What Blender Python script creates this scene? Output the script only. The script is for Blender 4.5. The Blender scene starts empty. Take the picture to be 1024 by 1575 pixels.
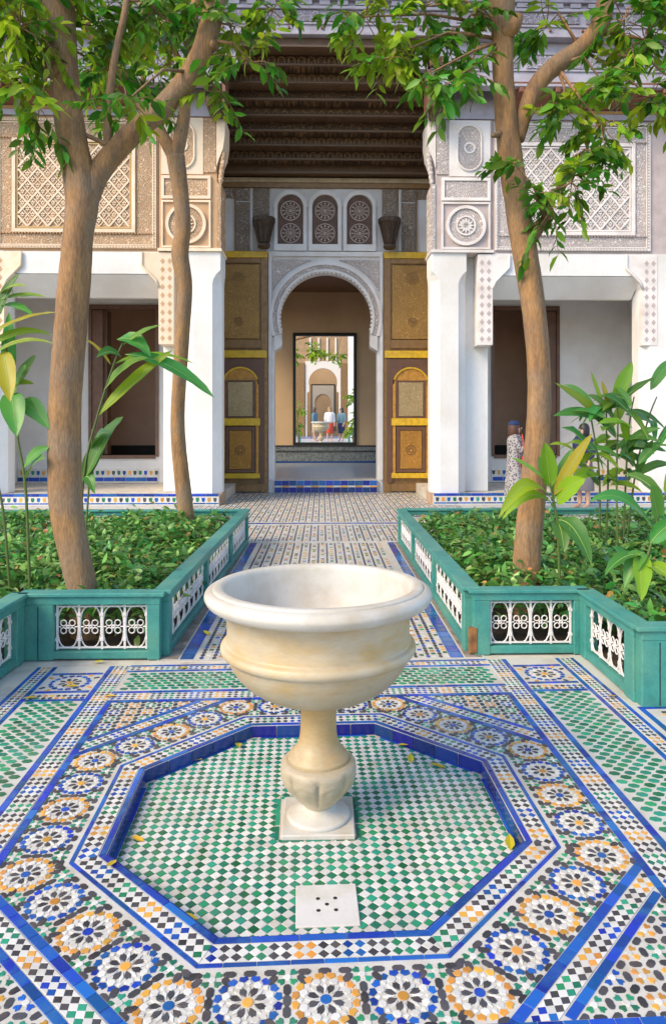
import bpy, bmesh, math, random
import numpy as np
from mathutils import Vector, Matrix
random.seed(7); np.random.seed(7)
SC = bpy.context.scene
COL = SC.collection
R = math.radians; PI = math.pi

# ------------------------------------------------------------------ camera, sky, sun, exposure
F_PX, HZ, CX, YAW, EYE = 1087.0, 653.0, 520.0, 0.0225, 1.6     # in pixels of the 1024 x 1575 photograph
cam = bpy.data.cameras.new('camera'); camo = bpy.data.objects.new('camera', cam); COL.objects.link(camo)
cam.sensor_fit = 'HORIZONTAL'; cam.sensor_width = 36.0
cam.lens = 36.0 * F_PX / 1024.0
cam.shift_x = -(CX - 512.0) / 1024.0
cam.shift_y = -(787.5 - HZ) / 1024.0
cam.clip_start = 0.05; cam.clip_end = 2000
camo.location = (0, 0, EYE); camo.rotation_euler = (PI / 2, 0, -YAW)
SC.camera = camo

SUN_AZ, SUN_EL = R(-127), R(40)          # azimuth from +Y towards +X, elevation
w = bpy.data.worlds.new('World'); SC.world = w; w.use_nodes = True
nt = w.node_tree; bg = nt.nodes['Background']
sky = nt.nodes.new('ShaderNodeTexSky'); sky.sky_type = 'NISHITA'; sky.sun_disc = False
sky.sun_elevation = SUN_EL; sky.sun_rotation = SUN_AZ
sky.air_density = 1.0; sky.dust_density = 1.0; sky.ozone_density = 1.3
nt.links.new(sky.outputs[0], bg.inputs[0]); bg.inputs[1].default_value = 0.15
sl = bpy.data.lights.new('sun', 'SUN'); sl.energy = 1.5; sl.angle = R(24); sl.color = (1.0, 0.79, 0.50)
so = bpy.data.objects.new('sun', sl); COL.objects.link(so)
sd = Vector((math.sin(SUN_AZ) * math.cos(SUN_EL), math.cos(SUN_AZ) * math.cos(SUN_EL), math.sin(SUN_EL)))
so.rotation_euler = sd.to_track_quat('Z', 'Y').to_euler(); so.location = sd * 40
SC.view_settings.view_transform = 'Standard'; SC.view_settings.look = 'None'
SC.view_settings.gamma = 1.0; SC.view_settings.exposure = 1.18
SC.cycles.max_bounces = 6; SC.cycles.diffuse_bounces = 4; SC.cycles.glossy_bounces = 2; SC.cycles.transmission_bounces = 3

CY, SY = math.cos(YAW), math.sin(YAW)
def pr(x, y, z):
    lat = x * CY - y * SY; d = max(1e-3, x * SY + y * CY)
    return CX + F_PX * lat / d, HZ + F_PX * (EYE - z) / d, d
def at(u, v, Y):                          # photo pixel at world depth Y -> world point
    k = (u - CX) / F_PX; d = Y / (CY - k * SY)
    return Vector((k * d * CY + d * SY, Y, EYE - (v - HZ) * d / F_PX))

# ------------------------------------------------------------------ materials
MATS = {}
def mat(name, col, rough=0.6, var=0.15, noise=None, bump=0.0, bscale=40.0, col2=None, nscale=6.0, nlo=.4, nhi=.65,
        spec=0.5, metal=0.0, hue=0.0, trans=0.0, coords='world'):
    if name in MATS: return MATS[name]
    m = bpy.data.materials.new(name); m.use_nodes = True; n = m.node_tree.nodes; l = m.node_tree.links
    b = n['Principled BSDF']; b.inputs['Roughness'].default_value = rough; b.inputs['Metallic'].default_value = metal
    b.inputs['Specular IOR Level'].default_value = spec
    geo = n.new('ShaderNodeNewGeometry'); oi = n.new('ShaderNodeObjectInfo')
    add = n.new('ShaderNodeMath'); add.operation = 'MULTIPLY_ADD'; add.inputs[1].default_value = 7.31
    l.new(geo.outputs['Random Per Island'], add.inputs[0]); l.new(oi.outputs['Random'], add.inputs[2])
    fr = n.new('ShaderNodeMath'); fr.operation = 'FRACT'; l.new(add.outputs[0], fr.inputs[0])
    mr = n.new('ShaderNodeMapRange'); mr.inputs[3].default_value = 1 - var; mr.inputs[4].default_value = 1 + var
    l.new(fr.outputs[0], mr.inputs[0])
    hs = n.new('ShaderNodeHueSaturation'); hs.inputs['Color'].default_value = (*col, 1)
    l.new(mr.outputs[0], hs.inputs['Value'])
    if hue:
        fr2 = n.new('ShaderNodeMath'); fr2.operation = 'MULTIPLY'; fr2.inputs[1].default_value = 13.7; l.new(fr.outputs[0], fr2.inputs[0])
        fr3 = n.new('ShaderNodeMath'); fr3.operation = 'FRACT'; l.new(fr2.outputs[0], fr3.inputs[0])
        mh = n.new('ShaderNodeMapRange'); mh.inputs[3].default_value = .5 - hue; mh.inputs[4].default_value = .5 + hue
        l.new(fr3.outputs[0], mh.inputs[0]); l.new(mh.outputs[0], hs.inputs['Hue'])
    out = hs.outputs[0]
    if col2 is not None:
        tx = n.new('ShaderNodeTexNoise'); tx.inputs['Scale'].default_value = nscale; tx.inputs['Detail'].default_value = 6
        tx.inputs['Roughness'].default_value = .6
        if coords == 'world': l.new(geo.outputs['Position'], tx.inputs['Vector'])
        else:
            tc = n.new('ShaderNodeTexCoord'); l.new(tc.outputs['Object'], tx.inputs['Vector'])
        m2 = n.new('ShaderNodeMapRange'); m2.inputs[1].default_value = nlo; m2.inputs[2].default_value = nhi
        l.new(tx.outputs[0], m2.inputs[0])
        mx = n.new('ShaderNodeMix'); mx.data_type = 'RGBA'; l.new(m2.outputs[0], mx.inputs[0])
        l.new(out, mx.inputs[6]); mx.inputs[7].default_value = (*col2, 1); out = mx.outputs[2]
    l.new(out, b.inputs['Base Color'])
    if bump:
        t2 = n.new('ShaderNodeTexNoise'); t2.inputs['Scale'].default_value = bscale; t2.inputs['Detail'].default_value = 5
        l.new(geo.outputs['Position'], t2.inputs['Vector'])
        bp = n.new('ShaderNodeBump'); bp.inputs['Strength'].default_value = bump; bp.inputs['Distance'].default_value = .01
        l.new(t2.outputs[0], bp.inputs['Height']); l.new(bp.outputs[0], b.inputs['Normal'])
    if trans:
        tr = n.new('ShaderNodeBsdfTranslucent'); l.new(out, tr.inputs[0])
        ms = n.new('ShaderNodeMixShader'); ms.inputs[0].default_value = trans
        l.new(b.outputs[0], ms.inputs[1]); l.new(tr.outputs[0], ms.inputs[2]); l.new(ms.outputs[0], n['Material Output'].inputs[0])
    MATS[name] = m; return m
def carved(name, hi, lo, scale=14.0, edge=.10, depth=.02, kind='voronoi', rough=.8):
    """shallow carved stucco or wood: cells proud, cut ground darker"""
    m = bpy.data.materials.new(name); m.use_nodes = True; n = m.node_tree.nodes; l = m.node_tree.links
    b = n['Principled BSDF']; b.inputs['Roughness'].default_value = rough
    geo = n.new('ShaderNodeNewGeometry'); mp = n.new('ShaderNodeMapping'); l.new(geo.outputs['Position'], mp.inputs[0])
    mp.inputs['Scale'].default_value = (1, .05, 1)
    dn = n.new('ShaderNodeTexNoise'); dn.inputs['Scale'].default_value = scale * .45; l.new(mp.outputs[0], dn.inputs['Vector'])
    va = n.new('ShaderNodeVectorMath'); va.operation = 'MULTIPLY_ADD'; va.inputs[1].default_value = (.06, .0, .06)
    l.new(dn.outputs[1], va.inputs[0]); l.new(mp.outputs[0], va.inputs[2])
    v = n.new('ShaderNodeTexVoronoi'); v.feature = 'DISTANCE_TO_EDGE'; v.inputs['Scale'].default_value = scale
    l.new(va.outputs[0], v.inputs['Vector'])
    v2 = n.new('ShaderNodeTexVoronoi'); v2.feature = 'F1'; v2.inputs['Scale'].default_value = scale * 1.7; l.new(va.outputs[0], v2.inputs['Vector'])
    r1 = n.new('ShaderNodeMapRange'); r1.inputs[1].default_value = edge; r1.inputs[2].default_value = edge * .35; l.new(v.outputs[0], r1.inputs[0])
    r2 = n.new('ShaderNodeMapRange'); r2.inputs[1].default_value = .32; r2.inputs[2].default_value = .18; l.new(v2.outputs[0], r2.inputs[0])
    mx = n.new('ShaderNodeMath'); mx.operation = 'MAXIMUM'; l.new(r1.outputs[0], mx.inputs[0]); l.new(r2.outputs[0], mx.inputs[1])
    cm = n.new('ShaderNodeMix'); cm.data_type = 'RGBA'; l.new(mx.outputs[0], cm.inputs[0])
    cm.inputs[6].default_value = (*lo, 1); cm.inputs[7].default_value = (*hi, 1)
    st = n.new('ShaderNodeTexNoise'); st.inputs['Scale'].default_value = 1.3; st.inputs['Detail'].default_value = 6; l.new(geo.outputs['Position'], st.inputs['Vector'])
    sr = n.new('ShaderNodeMapRange'); sr.inputs[1].default_value = .3; sr.inputs[2].default_value = .7; sr.inputs[3].default_value = .82; sr.inputs[4].default_value = 1.1
    l.new(st.outputs[0], sr.inputs[0])
    hv = n.new('ShaderNodeHueSaturation'); l.new(cm.outputs[2], hv.inputs['Color']); l.new(sr.outputs[0], hv.inputs['Value'])
    l.new(hv.outputs[0], b.inputs['Base Color'])
    bp = n.new('ShaderNodeBump'); bp.inputs['Strength'].default_value = 1.0; bp.inputs['Distance'].default_value = depth
    l.new(mx.outputs[0], bp.inputs['Height']); l.new(bp.outputs[0], b.inputs['Normal'])
    MATS[name] = m; return m

def streaky(name, cols, scale, stretch, rough=.7, bump=.5, fine=60.0, lo=.35, hi=.7, fv=.16):
    """two-tone material whose stains run along one axis, with fine pitting"""
    m = bpy.data.materials.new(name); m.use_nodes = True; n = m.node_tree.nodes; l = m.node_tree.links
    b = n['Principled BSDF']; b.inputs['Roughness'].default_value = rough
    geo = n.new('ShaderNodeNewGeometry'); mp = n.new('ShaderNodeMapping'); mp.inputs['Scale'].default_value = stretch; l.new(geo.outputs['Position'], mp.inputs[0])
    t1 = n.new('ShaderNodeTexNoise'); t1.inputs['Scale'].default_value = scale; t1.inputs['Detail'].default_value = 7; t1.inputs['Roughness'].default_value = .62; l.new(mp.outputs[0], t1.inputs['Vector'])
    t2 = n.new('ShaderNodeTexNoise'); t2.inputs['Scale'].default_value = scale*.35; t2.inputs['Detail'].default_value = 4; l.new(geo.outputs['Position'], t2.inputs['Vector'])
    t3 = n.new('ShaderNodeTexNoise'); t3.inputs['Scale'].default_value = fine; t3.inputs['Detail'].default_value = 4; l.new(mp.outputs[0], t3.inputs['Vector'])
    r1 = n.new('ShaderNodeMapRange'); r1.inputs[1].default_value = lo; r1.inputs[2].default_value = hi; l.new(t1.outputs[0], r1.inputs[0])
    r2 = n.new('ShaderNodeMapRange'); r2.inputs[1].default_value = .45; r2.inputs[2].default_value = .68; l.new(t2.outputs[0], r2.inputs[0])
    x1 = n.new('ShaderNodeMix'); x1.data_type = 'RGBA'; l.new(r1.outputs[0], x1.inputs[0]); x1.inputs[6].default_value = (*cols[0],1); x1.inputs[7].default_value = (*cols[1],1)
    x2 = n.new('ShaderNodeMix'); x2.data_type = 'RGBA'; l.new(r2.outputs[0], x2.inputs[0]); l.new(x1.outputs[2], x2.inputs[6]); x2.inputs[7].default_value = (*cols[2],1)
    mv = n.new('ShaderNodeMapRange'); mv.inputs[1].default_value = .3; mv.inputs[2].default_value = .7; mv.inputs[3].default_value = 1-fv*1.2; mv.inputs[4].default_value = 1+fv*.8; l.new(t3.outputs[0], mv.inputs[0])
    hv = n.new('ShaderNodeHueSaturation'); l.new(x2.outputs[2], hv.inputs['Color']); l.new(mv.outputs[0], hv.inputs['Value']); l.new(hv.outputs[0], b.inputs['Base Color'])
    ad = n.new('ShaderNodeMath'); ad.operation = 'MULTIPLY_ADD'; ad.inputs[1].default_value = .35; l.new(t3.outputs[0], ad.inputs[0]); l.new(t1.outputs[0], ad.inputs[2])
    bp = n.new('ShaderNodeBump'); bp.inputs['Strength'].default_value = bump; bp.inputs['Distance'].default_value = .012; l.new(ad.outputs[0], bp.inputs['Height']); l.new(bp.outputs[0], b.inputs['Normal'])
    MATS[name] = m; return m
def stone(name, a, b_, c): return streaky(name, (a, b_, c), 5.0, (1,1,2.6), .45, .14, 40.0, .38, .62, .07)
# glazed tiles
TILE = dict(
 white=mat('tile_white', (.64, .625, .585), .24, .13, col2=(.44, .39, .31), nscale=7, nlo=.50, nhi=.80),
 green=mat('tile_green', (.022, .22, .125), .2, .5, hue=.03, col2=(.07, .15, .09), nscale=5, nlo=.5, nhi=.8),
 black=mat('tile_black', (.055, .055, .065), .25, .4, hue=.05, col2=(.13, .10, .09), nscale=10, nlo=.5, nhi=.8),
 orange=mat('tile_ochre', (.62, .30, .055), .22, .28, hue=.012, col2=(.5, .25, .10), nscale=8, nlo=.5, nhi=.8),
 blue=mat('tile_blue', (.012, .072, .36), .2, .42, hue=.02, col2=(.03, .14, .36), nscale=9, nlo=.5, nhi=.75),
 dblue=mat('tile_dark_blue', (.010, .030, .20), .18, .3, hue=.02))
GROUT = mat('grout', (.62, .57, .49), .8, 0, col2=(.46, .40, .33), nscale=5, bump=.3, bscale=90)
WHITEG = mat('white_bedding', (.60, .575, .52), .4, 0, col2=(.47, .42, .34), nscale=6, nlo=.45, nhi=.75, bump=.15, bscale=120)
PLASTER = streaky('white_plaster', ((.80,.79,.77), (.75,.73,.70), (.68,.64,.60)), 2.2, (1,1,.3), .75, .15, 30.0, .42, .72, .03)
SHELL = mat('bay_plaster', (.70, .69, .68), .8, 0, col2=(.62, .59, .56), nscale=1.2, bump=.2, bscale=20)
HALLP = mat('hall_plaster', (.66, .46, .27), .8, 0, col2=(.60, .40, .23), nscale=1.0, bump=.2, bscale=20)
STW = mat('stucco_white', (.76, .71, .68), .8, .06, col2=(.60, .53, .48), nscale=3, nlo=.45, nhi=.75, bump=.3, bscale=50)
STL = mat('stucco_sunlit_tint', (.84, .69, .52), .8, .06, col2=(.74, .56, .38), nscale=3, nlo=.45, nhi=.75, bump=.3, bscale=50)  # left-hand copy of the white stucco, warm light put into its colour
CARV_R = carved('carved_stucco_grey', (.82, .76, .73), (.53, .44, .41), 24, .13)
CARV_L = carved('carved_stucco_sunlit_tint', (.84, .61, .41), (.54, .33, .18), 24, .13)  # same carving for the left side, tinted orange as if warmly lit
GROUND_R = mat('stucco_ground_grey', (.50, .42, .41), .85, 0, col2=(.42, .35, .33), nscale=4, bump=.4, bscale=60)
GROUND_L = mat('stucco_ground_sunlit_tint', (.58, .37, .21), .85, 0, col2=(.50, .31, .17), nscale=4, bump=.4, bscale=60)  # left ground tone also carries the warm light in its base colour
STR = STW
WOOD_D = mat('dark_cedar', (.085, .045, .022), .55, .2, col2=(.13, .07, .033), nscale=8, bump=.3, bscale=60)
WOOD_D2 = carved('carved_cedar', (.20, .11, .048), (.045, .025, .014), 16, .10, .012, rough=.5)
LAV = mat('grey_violet_paint', (.40, .385, .45), .7, .08, col2=(.33, .30, .35), nscale=3, bump=.3, bscale=30)
LAVC = carved('carved_violet_wood', (.43, .41, .47), (.24, .22, .27), 10, .10, .012)
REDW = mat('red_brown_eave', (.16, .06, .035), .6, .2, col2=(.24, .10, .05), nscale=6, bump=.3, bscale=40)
DOORF = mat('door_frame_wood', (.27, .15, .05), .45, .15, col2=(.19, .105, .04), nscale=9, bump=.25, bscale=50)
DOORP = carved('door_panel_paint', (.50, .29, .075), (.30, .165, .045), 30, .12, .006, rough=.45)
DOORL = carved('door_pale_panel', (.56, .44, .25), (.40, .30, .15), 30, .10, .006, rough=.45)
GOLD = mat('yellow_bar_paint', (.66, .42, .02), .4, .1, col2=(.46, .27, .02), nscale=12, nlo=.45, nhi=.7)
BRNDOOR = mat('brown_shutter', (.15, .075, .045), .5, .1, col2=(.11, .055, .035), nscale=5, bump=.2, bscale=30)
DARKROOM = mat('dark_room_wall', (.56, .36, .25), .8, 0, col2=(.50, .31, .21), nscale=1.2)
MARBLE = None
TEAL = streaky('teal_fence_paint', ((.050,.275,.24), (.035,.215,.19), (.10,.30,.225)), 7.0, (1,1,1), .5, .35, 55.0, .40, .62, .08)
IRON = mat('white_iron_paint', (.74, .70, .68), .5, .06, col2=(.55, .42, .32), nscale=22, nlo=.56, nhi=.8, bump=.3, bscale=90)
SOIL = mat('soil', (.085, .052, .034), .95, 0, col2=(.05, .03, .02), nscale=10, bump=1.0, bscale=18)
BRONZE = mat('dark_bronze', (.045, .027, .017), .45, .1, col2=(.085, .048, .028), nscale=14, bump=.5, bscale=60, metal=.3)
BARK = streaky('bark_tan', ((.40,.215,.082), (.19,.11,.06), (.27,.18,.11)), 9.0, (1.6,1.6,.35), .85, 1.0, 60.0, .36, .66, .22)
LEAF = mat('tree_leaf', (.10, .27, .016), .42, .55, hue=.035, trans=.45)
LEAF2 = mat('tree_leaf_pale', (.30, .45, .02), .42, .4, hue=.03, trans=.5)
HEDGE = mat('hedge_leaf', (.085, .26, .045), .36, .6, hue=.03, trans=.25)
HEDGEB = mat('hedge_bud', (.42, .22, .05), .6, .4, hue=.04, trans=.2)
GINGER = mat('ginger_leaf', (.10, .29, .05), .38, .35, hue=.03, trans=.35)
GINGERL = mat('ginger_leaf_lime', (.26, .42, .02), .4, .25, hue=.025, trans=.4)
GINGERY = mat('ginger_leaf_yellow', (.42, .36, .02), .4, .15, hue=.02, trans=.4)
STEM = mat('plant_stem', (.10, .15, .03), .5, .2, trans=.1)
RIB = mat('leaf_midrib', (.30,.42,.12), .5, .2)
YLEAF = mat('fallen_leaf', (.62, .42, .02), .5, .25, hue=.03)
HOLE = mat('drain_hole', (.02, .018, .015), .9, 0)

# ------------------------------------------------------------------ mesh helpers
class MB:
    def __init__(s): s.v = []; s.f = []; s.mi = []
    def add(s, vs, fs, mi=0):
        o = len(s.v); s.v += [tuple(p) for p in vs]; s.f += [tuple(i + o for i in f) for f in fs]; s.mi += [mi] * len(fs); return s
    def box(s, x0, x1, y0, y1, z0, z1, mi=0, bv=0.0):
        if bv <= 0:
            return s.add([(x0,y0,z0),(x1,y0,z0),(x1,y1,z0),(x0,y1,z0),(x0,y0,z1),(x1,y0,z1),(x1,y1,z1),(x0,y1,z1)],
                  [(0,3,2,1),(4,5,6,7),(0,1,5,4),(1,2,6,5),(2,3,7,6),(3,0,4,7)], mi)
        b = bv; vs = []                                   # box with chamfered edges
        for (x, sx) in ((x0, 1), (x1, -1)):
            for (y, sy) in ((y0, 1), (y1, -1)):
                for (z, sz) in ((z0, 1), (z1, -1)):
                    vs += [(x, y + sy*b, z + sz*b), (x + sx*b, y, z + sz*b), (x + sx*b, y + sy*b, z)]
        bm = bmesh.new()
        for p in vs: bm.verts.new(p)
        r = bmesh.ops.convex_hull(bm, input=list(bm.verts)); bm.verts.index_update()
        V = [v.co[:] for v in bm.verts]; Fc = [tuple(v.index for v in f.verts) for f in bm.faces]; bm.free()
        return s.add(V, Fc, mi)
    def prism_xz(s, poly, y0, y1, mi=0):                  # polygon in x,z (ccw seen from -y), extruded along y
        n = len(poly)
        vs = [(x, y0, z) for x, z in poly] + [(x, y1, z) for x, z in poly]
        return s.add(vs, [tuple(range(n)), tuple(range(2*n-1, n-1, -1))] + [(i, n+i, n+(i+1)%n, (i+1)%n) for i in range(n)], mi)
    def prism_xy(s, poly, z0, z1, mi=0):
        n = len(poly)
        vs = [(x, y, z0) for x, y in poly] + [(x, y, z1) for x, y in poly]
        return s.add(vs, [tuple(range(n-1, -1, -1)), tuple(range(n, 2*n))] + [(i, (i+1)%n, n+(i+1)%n, n+i) for i in range(n)], mi)
    def tube(s, pts, rad, seg=6, mi=0, closed=False, lump=0.0, caps=True):
        P = [Vector(p) for p in pts]; n = len(P); rs = rad if hasattr(rad, '__len__') else [rad]*n
        rings = []; up = None
        for i, p in enumerate(P):
            if closed: t = P[(i+1) % n] - P[i-1]
            else: t = P[min(i+1, n-1)] - P[max(i-1, 0)]
            t.normalize()
            if up is None:
                up = Vector((0,0,1)) if abs(t.z) < .9 else Vector((1,0,0))
            a = t.cross(up)
            if a.length < 1e-4: a = t.cross(Vector((0,1,0)))
            a.normalize(); b = a.cross(t); b.normalize(); up = b
            ring = []
            for k in range(seg):
                th = 2*PI*k/seg
                r = rs[i]
                if lump: r *= 1 + lump*(math.sin(3*th + p.z*1.7)*.5 + math.sin(2*th - p.z*2.9 + 1)*.5 + random.uniform(-.25,.25))
                ring.append(p + a*math.cos(th)*r + b*math.sin(th)*r)
            rings.append(ring)
        vs = [q for r in rings for q in r]; fs = []
        m = n if closed else n-1
        for i in range(m):
            j = (i+1) % n
            for k in range(seg):
                k2 = (k+1) % seg
                fs.append((i*seg+k, i*seg+k2, j*seg+k2, j*seg+k))
        if caps and not closed: fs += [tuple(range(seg-1, -1, -1)), tuple((n-1)*seg+k for k in range(seg))]
        return s.add(vs, fs, mi)
    def lathe(s, prof, seg=32, c=(0,0,0), mi=0, fn=None):
        vs = []; n = len(prof)
        for r, z in prof:
            for k in range(seg):
                th = 2*PI*k/seg; rr = r * (fn(th, r, z) if fn else 1)
                vs.append((c[0]+rr*math.cos(th), c[1]+rr*math.sin(th), c[2]+z))
        fs = [(i*seg+k, i*seg+(k+1)%seg, (i+1)*seg+(k+1)%seg, (i+1)*seg+k) for i in range(n-1) for k in range(seg)]
        return s.add(vs, fs, mi)
    def build(s, name, mats, parent=None, smooth=False, loc=None, label=None, kind=None):
        me = bpy.data.meshes.new(name); me.from_pydata(s.v, [], s.f)
        for m in (mats if isinstance(mats, (list, tuple)) else [mats]): me.materials.append(m)
        if any(s.mi): me.polygons.foreach_set('material_index', s.mi)
        bm = bmesh.new(); bm.from_mesh(me); bmesh.ops.recalc_face_normals(bm, faces=bm.faces); bm.to_mesh(me); bm.free()
        if smooth: me.polygons.foreach_set('use_smooth', [True]*len(me.polygons))
        me.update()
        return link(name, me, parent, loc, label, kind)
def link(name, me, parent=None, loc=None, label=None, kind=None):
    o = bpy.data.objects.new(name, me); COL.objects.link(o)
    if parent is not None: o.parent = parent
    if loc is not None: o.location = loc
    if label: o['label'] = label
    if kind: o['kind'] = kind
    return o
def thing(name, label, cat, loc=(0,0,0), rz=0, group=None):
    o = bpy.data.objects.new(name, None); COL.objects.link(o); o.location = loc; o.rotation_euler = (0,0,rz)
    o.empty_display_size = .1
    return tag(o, label, cat, group)
def tag(o, label, cat, group=None):
    o['label'] = label; o['category'] = cat
    if group: o['group'] = group
    return o
def struct(o): o['kind'] = 'structure'; return o
def autosmooth(o, ang=40):
    me = o.data; me.polygons.foreach_set('use_smooth', [True]*len(me.polygons))
    bm = bmesh.new(); bm.from_mesh(me)
    for e in bm.edges:
        if len(e.link_faces) == 2 and e.calc_face_angle(0) > R(ang): e.smooth = False
    bm.to_mesh(me); bm.free(); return o
def catmull(pts, n=5):
    P = [np.array(p, float) for p in pts]; out = []
    for i in range(len(P)-1):
        p0 = P[max(i-1,0)]; p1 = P[i]; p2 = P[i+1]; p3 = P[min(i+2,len(P)-1)]
        for k in range(n):
            t = k/n
            out.append(.5*((2*p1)+(-p0+p2)*t+(2*p0-5*p1+4*p2-p3)*t*t+(-p0+3*p1-3*p2+p3)*t**3))
    out.append(P[-1]); return out

# ------------------------------------------------------------------ ground and floors
g = MB(); g.box(-150, 150, -100, 200, -.4, -.12); struct(g.build('ground', SOIL))

OC = (-.022, 2.9925); OROT = .0312; OYS = .983
T8 = math.tan(PI/8)
def octo(a): s_ = a*T8; return [(a,-s_),(a,s_),(s_,a),(-s_,a),(-a,s_),(-a,-s_),(-s_,-a),(s_,-a)]
def put_floor(o): o.location = (OC[0], OC[1], 0); o.rotation_euler = (0,0,OROT); o.scale = (1, OYS, 1); return o
A_POOL = .79
# main mosaic court: a slab with an octagonal hole
fb = MB(); hole = octo(A_POOL)
X0, X1, Y0, Y1 = -4.2, 4.2, -5.2, 1.80
def rect_hit(x, y):
    t = 1e9
    if x > 1e-9: t = min(t, X1/x)
    if x < -1e-9: t = min(t, X0/x)
    if y > 1e-9: t = min(t, Y1/y)
    if y < -1e-9: t = min(t, Y0/y)
    return (x*t, y*t)
angs = sorted([math.atan2(y, x) for x, y in hole] + [math.atan2(y, x) for x in (X0,X1) for y in (Y0,Y1)])
ring_i = []; ring_o = []
for a in angs:
    k = round(a/(PI/4)); c_ = math.cos(a - k*PI/4); r_ = A_POOL/c_
    ring_i.append((r_*math.cos(a), r_*math.sin(a))); ring_o.append(rect_hit(math.cos(a), math.sin(a)))
n_ = len(angs)
fb.add([(x,y,0) for x,y in ring_i]+[(x,y,0) for x,y in ring_o]+[(x,y,-.10) for x,y in ring_i],
       [(i, n_+i, n_+(i+1)%n_, (i+1)%n_) for i in range(n_)] + [(i, (i+1)%n_, 2*n_+(i+1)%n_, 2*n_+i) for i in range(n_)])
COURT = struct(put_floor(fb.build('mosaic_court_floor', WHITEG)))
pb = MB(); pb.prism_xy(octo(A_POOL+.02), -.10, -.06)
POOL = struct(put_floor(pb.build('sunken_pool_floor', GROUT)))

# ---- mosaic machinery: every piece is (kind, colour, polygon, centre, rotation, floor)
SHAPES = {}; PIECES = []
def area(p): return .5*sum(p[i][0]*p[(i+1)%len(p)][1]-p[(i+1)%len(p)][0]*p[i][1] for i in range(len(p)))
def clip(p, planes):                       # keep a*x+b*y<=c
    for a, b, c in planes:
        q = []
        for i in range(len(p)):
            P, Q = p[i], p[(i+1)%len(p)]; dp = a*P[0]+b*P[1]-c; dq = a*Q[0]+b*Q[1]-c
            if dp <= 0: q.append(P)
            if dp*dq < 0: t = dp/(dp-dq); q.append((P[0]+t*(Q[0]-P[0]), P[1]+t*(Q[1]-P[1])))
        p = q
        if len(p) < 3: return []
    return p
def inset(p, d):
    cx = sum(q[0] for q in p)/len(p); cy = sum(q[1] for q in p)/len(p); out = []
    for x, y in p:
        r = math.hypot(x-cx, y-cy); k = max(.3, (r-d*1.25)/r) if r > 1e-6 else 1
        out.append((cx+(x-cx)*k, cy+(y-cy)*k))
    return out
def piece(kind, colr, shape, x, y, rot=0.0, floor='court', planes=None, h=.0028, z=None):
    """shape: key in SHAPES; clipped pieces become their own outline"""
    poly = SHAPES[shape]
    if planes:
        c, s = math.cos(rot), math.sin(rot)
        wp = [(x+c*px-s*py, y+s*px+c*py) for px, py in poly]; cp = clip(wp, planes)
        if len(cp) < 3 or abs(area(cp)) < .3*abs(area(poly)): return
        if abs(abs(area(cp))-abs(area(poly))) > 1e-7:
            mx = sum(p[0] for p in cp)/len(cp); my = sum(p[1] for p in cp)/len(cp)
            PIECES.append((kind, colr, [(p[0]-mx, p[1]-my) for p in cp], mx, my, 0.0, floor, h)); return
    PIECES.append((kind, colr, shape, x, y, rot, floor, h))
def ngon(n, r, ph=0, sx=1, sy=1): return [(sx*r*math.cos(2*PI*i/n+ph), sy*r*math.sin(2*PI*i/n+ph)) for i in range(n)]
def rectp(w, h): return [(-w/2,-h/2),(w/2,-h/2),(w/2,h/2),(-w/2,h/2)]

# pool floor: chequer of diamonds
D = .0448
SHAPES['pool_diamond'] = [(D/2-.0030,0),(0,D/2-.0030),(-D/2+.0030,0),(0,-D/2+.0030)]
SHAPES['pool_white'] = [(D/2-.0006,0),(0,D/2-.0006),(-D/2+.0006,0),(0,-D/2+.0006)]
PLN = [(math.cos(k*PI/4), math.sin(k*PI/4), .768) for k in range(8)]
for i in range(-36, 37):
    for j in range(-36, 37):
        if (i+j) % 2: continue
        x, y = i*D/2, j*D/2
        if abs(x-.0) < .168 and abs(y+.01) < .18: continue
        if abs(x-.0205) < .094 and abs(y+.571) < .094: continue
        piece('green_tile' if i % 2 == 0 else 'white_tile', 'green' if i % 2 == 0 else 'white', 'pool_diamond' if i % 2 == 0 else 'pool_white', x, y, 0, 'pool', PLN)
# green strip round the plinth
SHAPES['plinth_strip'] = rectp(.098, .017)
for k in range(4):
    for t in (-.109, 0, .109):
        a = k*PI/2; n = .166
        piece('plinth_border_tile', 'green', 'plinth_strip', .0+math.cos(a)*n-math.sin(a)*t, -.01+math.sin(a)*n+math.cos(a)*t, a+PI/2, 'pool')
def on_edge(k, n, t):                       # k-th octagon edge, distance n, along t
    a = k*PI/4; return math.cos(a)*n-math.sin(a)*t, math.sin(a)*n+math.cos(a)*t
def wedge(k, gap=.0015):                    # the mitre planes of an octagon edge
    a = k*PI/4; e1 = a+PI/8+PI/2; e2 = a-PI/8-PI/2
    return [(math.cos(e1), math.sin(e1), -gap*.5), (math.cos(e2), math.sin(e2), -gap*.5)]
def strips(kind, colr, k, n0, n1, L, half, floor='court', planes=None, h=.003):
    key = '%s_%d_%d' % (kind, int(n0*1e4), int(L*1e4)); w_ = n1-n0
    SHAPES[key] = rectp(L-.0025, w_-.002)
    m = int(math.ceil(2*half/L)); a = k*PI/4
    for i in range(m):
        t = (i-(m-1)/2)*L
        x, y = on_edge(k, (n0+n1)/2, t)
        piece(kind, colr, key, x, y, a-PI/2, floor, planes, h)
for k in range(8):
    strips('pool_edge_strip', 'blue', k, .770, .786, .14, .80*T8+.02, 'pool', wedge(k))
    strips('rim_tile', 'blue', k, .792, .816, .15, .816*T8+.02, 'court', wedge(k), .004)
    strips('border_strip', 'blue', k, .896, .913, .10, .913*T8+.02, 'court', wedge(k))
SEQ = ['green','black','orange','black','blue','black']
SHAPES['chk'] = [(.0158,0),(0,.0165),(-.0158,0),(0,-.0165)]
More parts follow.
